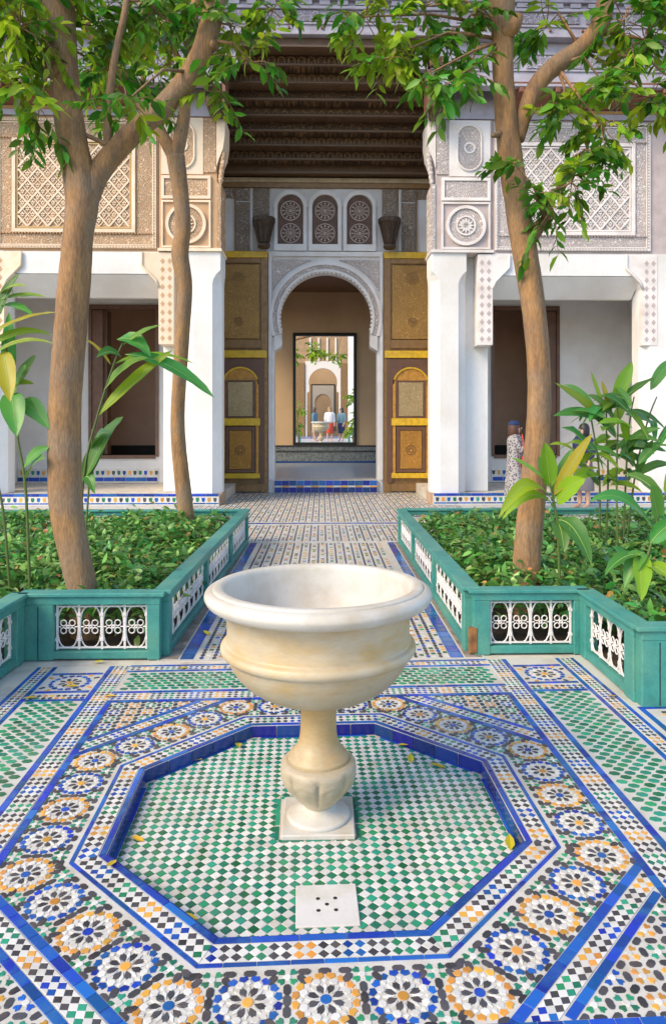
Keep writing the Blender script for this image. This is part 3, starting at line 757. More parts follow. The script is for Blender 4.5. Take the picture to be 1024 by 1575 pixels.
for sg in (-1, 1):
    bx('frame_strip', ARCHW, sg*1.345, sg*1.275, DY-.06, DY+.003, .3, 5.67)
    poly = [(sg*1.255, 5.50)]+[(sg*abs(x), z) for x, z in arc(0, ZC, 1.345, 22, 84, 12) if abs(x) < 1.25 and z < 5.49]
    if sg > 0: poly = poly[::-1]
    poly = [(sg*1.255, 5.50), (sg*.32, 5.50)]+[(sg*x, z) for x, z in arc(0, ZC, 1.40, 76, 27, 10)]+[(sg*1.255, 4.75)]
    m = MB(); m.prism_xz(poly, DY-.03, DY+.003); m.build('spandrel', CARV_R, FAC)
    b = MB(); b.prism_xz([(sg*1.214,3.345),(sg*1.14,3.38),(sg*1.05,3.45),(sg*1.03,3.50),(sg*1.03,3.58),(sg*1.07,3.64),(sg*1.214,3.72)], DY-.075, DY+.002); b.build('arch_corbel', ARCHW, FAC)
m = MB()
for q in range(41):
    a = R(194-208*q/40); r0 = 1.094; c0 = (r0*math.cos(a), ZC+r0*math.sin(a)); tq = (-math.sin(a), math.cos(a))
    m.prism_xz([(c0[0]+tq[0]*.036, c0[1]+tq[1]*.036), (c0[0]+tq[0]*.026-math.cos(a)*.03, c0[1]+tq[1]*.026-math.sin(a)*.03), (c0[0]-math.cos(a)*.034, c0[1]-math.sin(a)*.034), (c0[0]-tq[0]*.026-math.cos(a)*.03, c0[1]-tq[1]*.026-math.sin(a)*.03), (c0[0]-tq[0]*.036, c0[1]-tq[1]*.036)], DY-.045, DY+.06)
m.build('lace_edge', ARCHW, FAC)
bx('frame_lintel', ARCHW, -1.345, 1.345, DY-.063, DY+.003, 5.575, 5.68)
# upper wall with the three lattice windows
UPW = mat('upper_plaster', (.66, .65, .67), .8, 0, col2=(.58, .54, .52), nscale=2, bump=.2, bscale=30)
bx('upper_wall', UPW, -1.29, 1.29, DY+.004, DY+.38, 5.622, 7.45)
LATW = mat('window_backing', (.13, .075, .055), .7, 0, col2=(.09, .05, .035), nscale=8)
LATC = mat('window_tracery', (.55, .47, .42), .7, .1)
for xw in (-.835, -.02, .795):
    wi = MB(); poly = [(xw-.30,5.86),(xw+.30,5.86)]+arc(xw, 6.73, .30, 0, 180, 16)
    wi.prism_xz(poly, DY-.008, DY+.006); W = wi.build('window', LATW, FAC)
    ring_band(xw, 6.73, .303, .40, 0, 180, DY-.075, DY+.006, 18).build('window_surround', ARCHW, W)
    for sg in (-1, 1): bx('window_surround', ARCHW, xw+sg*.303, xw+sg*.385, DY-.07, DY+.006, 5.80, 6.728, par=W)
    bx('sill', ARCHW, xw-.387, xw+.387, DY-.08, DY+.006, 5.70, 5.855, par=W)
    for zc in (6.13, 6.66):
        m = MB()
        m.tube([(xw+.225*math.cos(2*PI*k/24), DY-.014, zc+.225*math.sin(2*PI*k/24)) for k in range(24)], .010, 4, closed=True)
        m.tube([(xw+.12*math.cos(2*PI*k/16), DY-.014, zc+.12*math.sin(2*PI*k/16)) for k in range(16)], .006, 4, closed=True)
        m.tube([(xw+.028*math.cos(2*PI*k/8), DY-.014, zc+.028*math.sin(2*PI*k/8)) for k in range(8)], .014, 4, closed=True)
        for k in range(12):
            a = 2*PI*k/12
            for r0, r1, wd in ((.05,.108,.010), (.135,.205,.016)):
                c, s = math.cos(a), math.sin(a); mid = (r0+r1)/2
                P = [(r0,0),(mid,-wd),(r1,0),(mid,wd)]
                m.prism_xz([(xw+c*p-s*q, zc+s*p+c*q) for p, q in P], DY-.022, DY-.006)
        m.build('rosette', LATC, W)
# flanking wall behind the doors, plain and carved upper fields
for sg in (-1, 1):
    bx('flank_wall', UPW, sg*1.291, sg*3.5, DY+.02, DY+.38, 0, 7.45)
    bx('carved_field', carved('carved_field_brown', (.50,.43,.37), (.24,.17,.12), 19, .11) if 'carved_field_brown' not in MATS else MATS['carved_field_brown'], sg*1.33, sg*1.72, DY-.02, DY+.021, 6.30, 7.17)
    bx('field_frame', ARCHW, sg*1.725, sg*1.77, DY-.04, DY+.021, 5.70, 7.17)
    bx('carved_strip', MATS['carved_field_brown'], sg*1.80, sg*2.10, DY-.02, DY+.021, 5.70, 6.85)
    bx('carved_strip', MATS['carved_field_brown'], sg*1.80, sg*2.10, DY-.022, DY+.021, 6.90, 7.17)
    bx('field_frame', DOORF, sg*2.12, sg*2.15, DY-.04, DY+.021, 5.70, 7.17)
    bx('carved_strip', MATS['carved_field_brown'], sg*2.17, sg*2.7, DY-.02, DY+.021, 6.95, 7.17)
bx('frieze_moulding', mat('cream_moulding', (.50, .40, .27), .6, 0, col2=(.38,.28,.17), nscale=6), -2.7, 2.7, DY-.12, DY+.02, 7.30, 7.40)
bx('frieze_moulding', DOORF, -2.7, 2.7, DY-.07, DY+.02, 7.19, 7.295)
# doors
for sg in (-1, 1):
    Dr = thing('door_tmp', '', ''); 
    for kk in list(Dr.keys()): del Dr[kk]
    Dr.name = 'door'; Dr.parent = FAC; Dr['label'] = 'tall painted cedar door leaf folded back %s of the arch' % ('left' if sg < 0 else 'right')
    y1 = DY+.015; y0 = DY-.10
    def db(nm, mm, a, b_, z0, z1, dy=0, bv=.006): return bx(nm, mm, sg*a, sg*b_, y0-dy, y1-.02, z0, z1, par=Dr, bv=bv)
    XA, XB = 1.365, 2.66
    db('door_board', DOORF, XA+.012, XB-.01, .02, 5.58, -.045)
    db('stile', DOORF, XA, XA+.16, .01, 5.60); db('stile', DOORF, XB-.10, XB, .01, 5.60)
    db('top_rail', GOLD, XA-.0, XB, 5.52, 5.67, .03); db('top_rail', DOORF, XA+.162, XB-.102, 5.40, 5.515, .004)
    db('carved_panel', DOORP, XA+.20, XB-.14, 3.62, 5.36, .004)
    db('middle_rail', DOORF, XA+.162, XB-.102, 3.40, 3.60, .002); db('cross_bar', GOLD, XA+.02, XB-.02, 3.17, 3.34, .05)
    for zc, rr in ((5.05, .13), (4.02, .10)):
        xc = sg*((XA+.2+XB-.14)/2); m = MB()
        for q, rad in ((rr, .010), (rr*.6, .008), (rr*.25, .012)):
            m.tube([(xc+q*math.cos(2*PI*k/24), y0-.008, zc+q*math.sin(2*PI*k/24)) for k in range(24)], rad, 5, closed=True)
        m.build('rosette', DOORF, Dr)
    # wicket with horseshoe top
    xc = sg*2.0; hw = .44
    m = arch_wall([(-hw,.22),(-hw,2.45)]+arc(0,2.52,hw,188,-8,20)+[(hw,2.45),(hw,.22)], -.56, .56, .22, 3.15, y0-.02, y0+.06, 2.5)
    m.v = [(x+xc, y, z) for x, y, z in m.v]; m.build('wicket_surround', BRNDOOR, Dr)
    for s2 in (-1, 1):
        bx('wicket_stile', mat('ochre_wood', (.50, .25, .04), .5, .1, col2=(.36,.17,.03), nscale=12), xc+s2*.43, xc+s2*.36, y0-.05, y0+.04, .36, 2.55, par=Dr, bv=.006)
    m = MB(); m.prism_xz([(xc-.36,2.42),(xc+.36,2.42)]+arc(xc,2.52,.40,-8,188,14), y0-.012, y0+.03); m.build('wicket_lunette', MATS['ochre_wood'], Dr)
    ring_band(xc, 2.52, .40, .438, 20, 160, y0-.045, y0+.03, 14).build('wicket_arch', GOLD, Dr)
    bx('pale_panel', DOORL, xc-.29, xc+.29, y0-.03, y0+.035, 1.80, 2.60, par=Dr, bv=.004)
    for a, b_, c, d in ((-.355,.355,1.755,1.795),(-.355,.355,2.605,2.64),(-.355,-.297,1.80,2.60),(.297,.355,1.80,2.60)):
        bx('panel_moulding', BRNDOOR, xc+a, xc+b_, y0-.04, y0+.035, c, d, par=Dr)
    bx('wicket_bar', GOLD, xc-.46, xc+.46, y0-.075, y0+.03, 1.58, 1.75, par=Dr, bv=.008)
    bx('lower_panel', carved('lower_panel_paint', (.58,.29,.045), (.38,.18,.03), 30, .10, .005, rough=.45) if 'lower_panel_paint' not in MATS else MATS['lower_panel_paint'], xc-.26, xc+.26, y0-.03, y0+.035, .56, 1.46, par=Dr, bv=.004)
    for a, b_, c, d in ((-.34,.34,.48,.55),(-.34,.34,1.47,1.55),(-.34,-.267,.555,1.465),(.267,.34,.555,1.465)):
        bx('panel_moulding', BRNDOOR, xc+a, xc+b_, y0-.042, y0+.035, c, d, par=Dr)
    bx('wicket_bar', GOLD, xc-.46, xc+.46, y0-.06, y0+.03, .34, .46, par=Dr, bv=.006)
    m = MB()
    for q in (.11, .055): m.tube([(xc+q*math.cos(2*PI*k/18), y0-.034, 1.0+q*math.sin(2*PI*k/18)) for k in range(18)], .008, 5, closed=True)
    m.build('rosette', BRNDOOR, Dr)
    db('kick_rail', DOORF, XA+.162, XB-.102, .03, .20, .03)
# lanterns on the wall
for sg in (-1, 1):
    t = thing('wall_lantern', 'dark bronze tapered wall lantern above the %s door leaf' % ('left' if sg < 0 else 'right'), 'lantern', (FX+sg*1.46+.02, DY-.30, 5.70), group='lanterns beside the lattice windows')
    m = MB(); m.lathe([(.001,0),(.13,.0),(.15,.03),(.15,.08),(.125,.12),(.15,.22),(.185,.40),(.24,.56),(.268,.60),(.268,.69),(.245,.70),(.225,.66)], 10); m.build('body', BRONZE, t)
    for k in range(8):
        a = 2*PI*k/8; m = MB(); m.tube([(.13*math.cos(a),.13*math.sin(a),.12),(.19*math.cos(a),.19*math.sin(a),.40),(.25*math.cos(a),.25*math.sin(a),.6)], .014, 5); m.build('rib', BRONZE, t)
    m = MB(); m.tube([(0,.1,.35),(0,.27,.35)], .03, 8); m.build('bracket', BRONZE, t)
# entrance steps
bx('step', GROUT, -1.21, 1.21, DY-.12, DY+.40, 0, .296)
for i in range(14):
    x = -1.205+i*.1722
    for nm, mm, z0, z1, dy in (('step_tile', TILE['dblue'], .005, .125, .006), ('step_tile', TILE['orange'] if i % 2 else TILE['white'], .13, .165, .005), ('step_tile', TILE['blue'], .17, .285, .006)):
        bx(nm, mm, x+.003, x+.169, DY-.12-dy, DY-.119, z0, z1, bv=.002)
# columns, pilasters, stucco fields
def loft(levels):
    m = MB(); n = len(levels[0][0]); vs = []
    for poly, z in levels: vs += [(x, y, z) for x, y in poly]
    fs = [(i*n+k, i*n+(k+1)%n, (i+1)*n+(k+1)%n, (i+1)*n+k) for i in range(len(levels)-1) for k in range(n)]
    fs += [tuple(range(n-1,-1,-1)), tuple((len(levels)-1)*n+k for k in range(n))]
    return m.add(vs, fs)
def chamf(x0, x1, y0, y1, c): return [(x0+c,y0),(x1-c,y0),(x1,y0+c),(x1,y1-c),(x1-c,y1),(x0+c,y1),(x0,y1-c),(x0,y0+c)]
def column(x0, x1, y0, y1):
    if x0 > x1: x0, x1 = x1, x0
    o = loft([(chamf(x0,x1,y0,y1,.17),.23),(chamf(x0,x1,y0,y1,.17),4.42),(chamf(x0,x1,y0,y1,.15),4.50),(chamf(x0,x1,y0,y1,.09),4.60),(chamf(x0,x1,y0,y1,.012),4.68),(chamf(x0,x1,y0,y1,.012),5.04)]).build('column', PLASTER, FAC)
    bx('column_base', mat('column_base_stone', (.52,.36,.24), .7, 0, col2=(.40,.26,.16), nscale=5), x0-.012, x1+.012, y0-.012, y1+.012, .0, .228)
    return o
def strip_frame(name, mm, x0, x1, z0, z1, w_, y0, y1, par):
    if x0 > x1: x0, x1 = x1, x0
    bx(name, mm, x0, x1, y0, y1, z1-w_, z1, par); bx(name, mm, x0, x1, y0, y1, z0, z0+w_, par)
    bx(name, mm, x0, x0+w_, y0+.002, y1, z0+w_, z1-w_, par); bx(name, mm, x1-w_, x1, y0+.002, y1, z0+w_, z1-w_, par)
def ellipse(cx, cz, a, b_, n=28): return [(cx+a*math.cos(2*PI*k/n), cz+b_*math.sin(2*PI*k/n)) for k in range(n)]
for sg in (-1, 1):
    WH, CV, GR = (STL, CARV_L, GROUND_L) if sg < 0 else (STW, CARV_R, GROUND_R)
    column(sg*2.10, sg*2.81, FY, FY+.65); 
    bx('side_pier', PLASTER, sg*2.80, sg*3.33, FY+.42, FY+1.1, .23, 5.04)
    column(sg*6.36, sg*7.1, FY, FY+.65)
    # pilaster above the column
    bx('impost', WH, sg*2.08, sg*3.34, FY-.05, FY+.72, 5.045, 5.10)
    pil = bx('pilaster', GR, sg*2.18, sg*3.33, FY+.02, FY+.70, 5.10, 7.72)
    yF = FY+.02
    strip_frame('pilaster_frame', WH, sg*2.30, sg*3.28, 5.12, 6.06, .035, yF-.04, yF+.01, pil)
    m = ring_band(sg*2.79, 5.59, .34, .40, 0, 360, yF-.06, yF+.01, 36); m.build('round_moulding', WH, pil)
    m = MB(); m.prism_xz(ellipse(sg*2.79, 5.59, .335, .335), yF-.025, yF+.01); m.build('round_medallion', CV, pil)
    m = ring_band(sg*2.79, 5.59, .17, .20, 0, 360, yF-.045, yF+.01, 24); m.build('round_moulding', WH, pil)
    for k in range(12):
        a = 2*PI*k/12; m = MB(); c, s = math.cos(a), math.sin(a)
        m.prism_xz([(sg*2.79+c*p-s*q, 5.59+s*p+c*q) for p, q in ((.03,0),(.09,-.022),(.16,0),(.09,.022))], yF-.05, yF-.02); m.build('rosette_petal', WH, pil)
    strip_frame('pilaster_frame', WH, sg*2.30, sg*3.28, 6.09, 6.55, .06, yF-.045, yF+.01, pil)
    bx('inscription_band', CV, sg*2.37, sg*3.21, yF-.02, yF+.01, 6.16, 6.48, pil)
    # oval medallion in a white field
    bx('white_field', WH, sg*2.45, sg*3.28, yF-.03, yF+.01, 6.58, 7.70, pil)
    pts = arc(sg*2.86, 7.36, .24, 0, 180, 12)+arc(sg*2.86, 6.93, .24, 180, 360, 12)
    m = MB(); m.prism_xz(pts, yF-.042, yF-.02); m.build('oval_medallion', CV, pil)
    m = MB(); n3 = len(pts); m.tube([(x, yF-.045, z) for x, z in pts], .022, 6, closed=True); m.build('oval_moulding', WH, pil)
    m = ring_band(sg*2.86, 7.14, .08, .115, 0, 360, yF-.058, yF-.03, 20); m.build('rosette_ring', WH, pil)
    bx('grid_strip', CV, sg*2.20, sg*2.44, yF-.025, yF+.01, 6.62, 7.68, pil)
    # inner corbel with stalactite carving
    m = MB(); m.prism_xz([(sg*2.02,7.72),(sg*2.02,7.35),(sg*2.06,7.08),(sg*2.14,6.88),(sg*2.185,6.74),(sg*2.185,7.72)], FY-.02, FY+.7); m.build('corbel', WH, pil)
    for q in range(7):
        for rr in range(2):
            m = MB(); m.lathe([(.001,-.09),(.03,-.06),(.055,0),(.05,.05),(.03,.06)], 8, (sg*(2.05+.075*rr+.01*q), FY+.04+.12*rr, 6.98-q*.085)); m.build('stalactite', CV, pil, True)
    bx('corbel_strip', CV, sg*2.10, sg*2.178, FY+.0, FY+.68, 5.10, 6.42, pil)
    # bay beam and lintel
    bx('bay_beam', PLASTER, sg*3.335, sg*6.355, FY+.02, FY+.5, 4.60, 5.04)
    m = MB(); xa, xb = sg*3.34, sg*6.35
    m.add([(xa+sg*.32,FY+.015,4.585),(xb-sg*.32,FY+.015,4.585),(xb,FY+.015,4.585),(xa,FY+.015,4.585),(xa+sg*.02,FY+.46,4.20),(xb-sg*.02,FY+.46,4.20),(xa+sg*.02,FY+.56,4.20),(xb-sg*.02,FY+.56,4.20),(xa,FY+.56,4.585),(xb,FY+.56,4.585)],
          [(3,2,5,4),(4,5,7,6),(6,7,9,8),(8,9,2,3),(3,4,6,8),(2,9,7,5)]); m.build('splayed_lintel', PLASTER, FAC)
    # carved brackets under the beam
    for xe, dr in ((sg*3.33, 1), (sg*6.36, -1)):   # diamonds cut into the face
        s2 = sg*dr
        poly = [(xe-s2*.30,3.20),(xe-s2*.002,3.20),(xe-s2*.002,4.33),(xe+s2*.05,4.47),(xe+s2*.20,4.62),(xe+s2*.33,4.75),(xe+s2*.33,5.02),(xe-s2*.30,5.02)]
        m = MB(); m.prism_xz(poly, FY-.012 if dr < 0 else FY-.012, FY+.44); B_ = m.build('bracket', WH, FAC)
        m = MB(); m.tube([(x, FY-.02, z) for x, z in poly[2:7]], .028, 6); m.build('bracket_edge', WH, B_, True)
        for q in range(10):
            for c in range(2):
                m = MB(); zz = 3.32+q*.17; xx = xe-s2*(.22-c*.14); m.prism_xz([(xx-.045,zz),(xx,zz-.06),(xx+.045,zz),(xx,zz+.06)], FY-.0165, FY-.008); m.build('bracket_diamond', GR, B_)
    # big stucco field
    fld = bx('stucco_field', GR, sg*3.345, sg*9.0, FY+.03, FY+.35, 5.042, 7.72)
    yF = FY+.03
    strip_frame('field_frame', WH, sg*3.38, sg*6.52, 5.10, 7.66, .045, yF-.05, yF+.01, fld)
    strip_frame('field_frame', WH, sg*3.44, sg*6.46, 5.16, 7.60, .022, yF-.03, yF+.012, fld)
    bx('carved_border', CV, sg*3.47, sg*6.43, yF-.018, yF+.01, 7.30, 7.57, fld); bx('carved_border', CV, sg*3.47, sg*6.43, yF-.018, yF+.01, 5.19, 5.38, fld)
    for a, b_ in ((3.47,3.74),(6.34,6.43)) if False else ((3.47,3.76),(6.24,6.43)): bx('carved_border', CV, sg*a, sg*b_, yF-.017, yF+.01, 5.40, 7.28, fld)
    strip_frame('lattice_frame', WH, sg*3.79, sg*6.21, 5.41, 7.27, .07, yF-.055, yF+.01, fld)
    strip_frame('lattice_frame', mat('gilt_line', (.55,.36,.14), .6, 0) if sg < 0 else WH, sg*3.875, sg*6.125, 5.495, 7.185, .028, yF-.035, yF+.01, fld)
    for q in range(60):                        # beads along the frames
        pass
    for a in (3.42, 6.48):
        m = MB()
        for q in range(42): m.box(sg*a-.012, sg*a+.012, yF-.058, yF-.045, 5.15+q*.06, 5.18+q*.06)
        m.build('dentil_row', GR, fld)
    for z in (5.122, 7.638, 7.285, 5.392):
        m = MB()
        for q in range(50): m.box(sg*3.42+sg*q*.0615-.015, sg*3.42+sg*q*.0615+.015, yF-.058, yF-.02, z-.010, z+.010)
        m.build('dentil_row', GR, fld)
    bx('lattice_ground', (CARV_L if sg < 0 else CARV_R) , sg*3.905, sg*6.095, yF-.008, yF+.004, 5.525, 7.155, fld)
    x0, x1, z0, z1 = 3.91, 6.09, 5.53, 7.15; pit = .40
    slope = 1.15; n0 = int((x1-x0+ (z1-z0)/slope)/pit)+2
    def bar(xa, za, xb, zb, wd, dpt, nm):
        d = Vector((xb-xa, 0, zb-za)); L = d.length; d.normalize(); nx, nz = -d.z*wd, d.x*wd
        m = MB(); m.prism_xz([(sg*(xa-nx),za-nz),(sg*(xb-nx),zb-nz),(sg*(xb+nx),zb+nz),(sg*(xa+nx),za+nz)], yF-dpt, yF+.008); m.build(nm, WH, fld)
    for s2 in (1, -1):
        for i in range(-14, 30):
            # line x = xs + s2*(z-z0)/slope
            xs_ = x0+i*pit/2
            za, zb = z0, z1
            xa, xb = xs_, xs_+s2*(z1-z0)/slope
            if s2 < 0: xa, xb = xs_, xs_-(z1-z0)/slope
            # clip to x range
            def at_x(x): return z0+(x-xs_)*slope*s2
            if xa < x0: xa, za = x0, at_x(x0)
            if xa > x1: xa, za = x1, at_x(x1)
            if xb < x0: xb, zb = x0, at_x(x0)
            if xb > x1: xb, zb = x1, at_x(x1)
            if za < z0-1e-6 or zb > z1+1e-6 or zb-za < .08: continue
            bar(xa, za, xb, zb, .017 if i % 2 == 0 else .008, (.036 if i % 2 == 0 else .024)+.002*s2, 'lattice_bar')
    me_leaf = None; dzc = pit*slope/4
    for i in range(0, 24):
        for j in range(0, 18):
            if (i+j) % 2 == 0: continue
            xx = x0+i*pit/4; zz = z0+j*dzc
            if xx < x0+.06 or xx > x1-.06 or zz > z1-.07 or zz < z0+.06: continue
            if me_leaf is None:
                m = MB()
                for a0, l_, wd in ((90,.13,.03),(35,.12,.028),(145,.12,.028),(-90,.10,.026),(-35,.085,.022),(215,.085,.022)):
                    c, s = math.cos(R(a0)), math.sin(R(a0))
                    m.prism_xz([(c*p-s*q, s*p+c*q) for p, q in ((.02,0),(l_*.5,-wd),(l_,0),(l_*.5,wd))], -.026, .006)
                me_leaf = m.build('stucco_leaf', WH, fld); o = me_leaf
            else: o = link('stucco_leaf', me_leaf.data, fld)
            o.location = (sg*xx, yF, zz); o.scale = (.5, 1, .5)
    # outer bay strip of carving beyond the column
    # bay interior
    bx('bay_wall', SHELL, sg*3.30, sg*3.93, DY, DY+.3, .23, 5.04); bx('bay_wall', SHELL, sg*5.56, sg*8.4, DY, DY+.3, .23, 5.04)
    bx('bay_wall', SHELL, sg*3.931, sg*5.559, DY, DY+.3, 4.42, 5.04); bx('bay_wall', SHELL, sg*3.931, sg*5.559, DY, DY+.3, .23, .85)
    bx('bay_side_wall', SHELL, sg*7.22, sg*7.5, FY+.7, DY-.002, .23, 5.04)
    bx('bay_inner_wall', SHELL, sg*3.05, sg*3.299, FY+1.102, DY+.02, .23, 5.04)
    bx('bay_ceiling', SHELL, sg*2.9, sg*8.4, FY+.56, DY+.3, 5.045, 5.2)
    bd = bx('bay_door_recess', DARKROOM, sg*3.6, sg*6.0, DY+2.2, DY+2.3, .3, 5.0)
    bx('recess_wall', DARKROOM, sg*3.5, sg*3.6, DY+.301, DY+2.3, .3, 5.0, bd); bx('recess_wall', DARKROOM, sg*6.0, sg*6.1, DY+.301, DY+2.3, .3, 5.0, bd)
    bx('recess_floor', DARKROOM, sg*3.6, sg*6.0, DY+.301, DY+2.2, .6, .70, bd); bx('recess_ceiling', DARKROOM, sg*3.6, sg*6.0, DY+.301, DY+2.2, 4.9, 5.0, bd)
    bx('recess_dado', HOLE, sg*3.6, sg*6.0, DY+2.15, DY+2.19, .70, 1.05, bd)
    for a, b_, c, d in ((3.93,4.0,.85,4.42),(5.49,5.56,.85,4.42),(4.001,5.489,4.32,4.42),(4.001,5.489,.80,.88)):
        bx('door_frame', BRNDOOR, sg*a, sg*b_, DY-.04, DY+.2, c, d, bd)
    sh = bx('shutter', BRNDOOR, sg*5.24, sg*5.485, DY+.0, DY+.08, .90, 4.30, bd)
    bx('shutter_board', WOOD_D, sg*5.16, sg*5.238, DY+.10, DY+.4, .90, 4.30, bd)
    # platform with tiled riser
    plat = bx('platform', GROUT, sg*2.12, sg*9.2, FY-.10, DY, .0, .222)
    for i in range(24):
        x = sg*(2.13+i*.25)
        bx('edge_tile', TILE['blue'], x+sg*.004, x+sg*.246, FY-.112, FY-.0, .185, .232, plat, bv=.003)
        bx('base_tile', TILE['blue'], x+sg*.004, x+sg*.246, FY-.106, FY-.099, .030, .055, plat)
    mer = {}
    for i in range(48):
        x = sg*(2.20+i*.115); cc = ['black','orange','blue','green'][i % 4]
        if cc not in mer:
            m = MB(); m.prism_xz([(-.033,.155),(-.033,.11),(-.018,.075),(.018,.075),(.033,.11),(.033,.155)], 0, .007); o = m.build('merlon_tile', TILE[cc], plat); mer[cc] = o.data
        else: o = link('merlon_tile', mer[cc], plat)
        o.location = (x, FY-.107, 0)
    m = MB(); m.box(min(sg*2.13,sg*8.1), max(sg*2.13,sg*8.1), FY-.1035, FY-.099, .005, .18); m.build('riser_facing', TILE['white'], plat)
    dado = bx('dado', TILE['white'], sg*3.94, sg*7.2, DY-.02, DY+.001, .235, .56)
    for i in range(26):
        x = sg*(3.98+i*.125); cc = ['black','orange','blue','green'][i % 4]; o = link('merlon_tile', mer[cc], dado); o.location = (x, DY-.028, .33); o.scale = (1.1, 1, 1.2)
    for i in range(13): bx('dado_tile', TILE['blue'], sg*(3.96+i*.25), sg*(4.2+i*.25), DY-.029, DY-.019, .27, .36, dado)
# canopy of stacked cedar beams
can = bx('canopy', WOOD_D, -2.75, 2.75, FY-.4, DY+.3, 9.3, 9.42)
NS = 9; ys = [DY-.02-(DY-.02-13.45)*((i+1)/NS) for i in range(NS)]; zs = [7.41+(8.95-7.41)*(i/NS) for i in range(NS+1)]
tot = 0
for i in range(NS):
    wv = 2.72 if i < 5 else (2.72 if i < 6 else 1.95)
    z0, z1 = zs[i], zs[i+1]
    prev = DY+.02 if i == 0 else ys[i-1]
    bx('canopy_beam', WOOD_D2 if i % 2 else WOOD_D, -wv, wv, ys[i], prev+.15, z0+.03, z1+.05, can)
    bx('beam_lip', mat('lip_wood', (.125,.07,.033), .5, .1), -wv, wv, ys[i]-.035, ys[i]+.02, z0, z0+.035, can)
    if i in (1, 2, 4, 6, 7):                       # little carved arcade on the beam
        nA = int(2*wv/.19)
        m = MB()
        for q in range(nA):
            xx = -wv+.1+q*(2*wv-.2)/(nA-1); m.v; hgt = (z1-z0)
            if i == 4: m.prism_xz([(xx-.07,z0+.06),(xx,z0+hgt*.9),(xx+.07,z0+.06),(xx+.045,z0+.06),(xx,z0+hgt*.62),(xx-.045,z0+.06)], ys[i]-.022, ys[i]+.005)
            else:
                for s2 in (-1, 1): m.box(xx+s2*.06-.013, xx+s2*.06+.013, ys[i]-.022, ys[i]+.005, z0+.05, z0+hgt*.65)
                rb = ring_band(xx, z0+hgt*.65, .047, .073, 0, 180, ys[i]-.022, ys[i]+.005, 6); m.add(rb.v, rb.f)
        m.build('carved_arcade', mat('arcade_wood', (.19,.11,.05), .5, .1), can)
for sg in (-1, 1):
    bx('canopy_cheek', WOOD_D, sg*2.73, sg*2.9, FY+.72, DY+.3, 7.4, 9.3, can)
    for q in range(4):                       # carved bracket stacks
        bx('canopy_bracket', WOOD_D2, sg*(1.96-.05*0), sg*2.30, 13.42-.0+q*.12, 14.05, 8.45-q*.20, 8.645-q*.20, can, bv=.02)
    bx('bracket_block', WOOD_D2, sg*2.02, sg*2.28, 13.38, 14.0, 7.62, 7.84, can, bv=.03)
    bx('bracket_post', mat('reddish_wood', (.20,.085,.06), .6, .1), sg*1.93, sg*1.99, 13.5, 14.0, 7.75, 8.6, can)
# violet painted fascia
fas = bx('fascia', LAV, -9.5, 9.5, 13.36, 13.52, 8.96, 11.6)
for z0, z1, dy in ((8.96,9.02,.05),(9.16,9.20,.03),(9.44,9.50,.06),(9.60,9.66,.09),(10.0,10.1,.12)): bx('fascia_moulding', LAV, -9.5, 9.5, 13.36-dy, 13.37, z0, z1, fas, bv=.006)
for i in range(22):
    x = -6.6+i*.62
    bx('fascia_panel', LAVC, x-.24, x+.24, 13.335, 13.362, 9.225, 9.42, fas)
    bx('fascia_stud', REDW, x+.29, x+.33, 13.32, 13.362, 9.08, 9.12, fas)
for i in range(40): bx('fascia_dentil', LAV, -6.6+i*.34, -6.6+i*.34+.2, 13.29, 13.362, 9.51, 9.59, fas)
bx('rafter_soffit', REDW, -9.5, 9.5, 12.7, 13.36, 10.12, 10.2, fas)
for sg in (-1, 1):
    ef = bx('side_fascia', LAV, sg*2.32, sg*9.5, 13.52, 13.68, 8.10, 8.955)
    for z0, z1, dy in ((8.10,8.15,.05),(8.40,8.43,.03),(8.72,8.76,.03)): bx('fascia_moulding', LAV, sg*2.33, sg*9.5, 13.52-dy, 13.53, z0, z1, ef, bv=.005)
    for i in range(9): bx('fascia_panel', LAVC, sg*(2.6+i*.62), sg*(3.08+i*.62), 13.50, 13.53, 8.46, 8.70, ef)
    bx('canopy_ear', LAV, sg*1.70, sg*2.315, 13.50, 13.66, 8.42, 8.957, ef); bx('canopy_ear', LAV, sg*2.0, sg*2.318, 13.52, 13.67, 8.12, 8.418, ef)
    bx('wall_frieze', LAV, sg*2.06, sg*9.5, FY-.03, FY+.3, 7.725, 8.95)
    m = MB(); xa, xb = sorted((sg*3.6, sg*9.5)); m.add([(xa,13.50,8.13),(xb,13.50,8.13),(xb,FY-.02,7.90),(xa,FY-.02,7.90),(xa,13.50,8.2),(xb,13.50,8.2),(xb,FY-.02,8.0),(xa,FY-.02,8.0)],[(0,1,2,3),(4,7,6,5),(0,4,5,1),(3,2,6,7),(0,3,7,4),(1,5,6,2)]); m.build('eave_soffit', REDW, FAC)
    for i in range(16): bx('eave_bracket', REDW, sg*(3.7+i*.35), sg*(3.8+i*.35), 13.48, 13.9, 8.00, 8.11, FAC, bv=.01)
    bx('eave_strip', mat('ochre_line', (.42,.22,.06), .6, 0), sg*3.62, sg*9.5, FY-.05, FY-.028, 7.84, 7.89)
bx('roof_wall', LAV, -9.5, 9.5, FY+.31, FY+.6, 7.73, 9.2) if False else None
bx('roof_slab', REDW, -9.5, 9.5, 13.53, DY+.6, 9.43, 9.5)

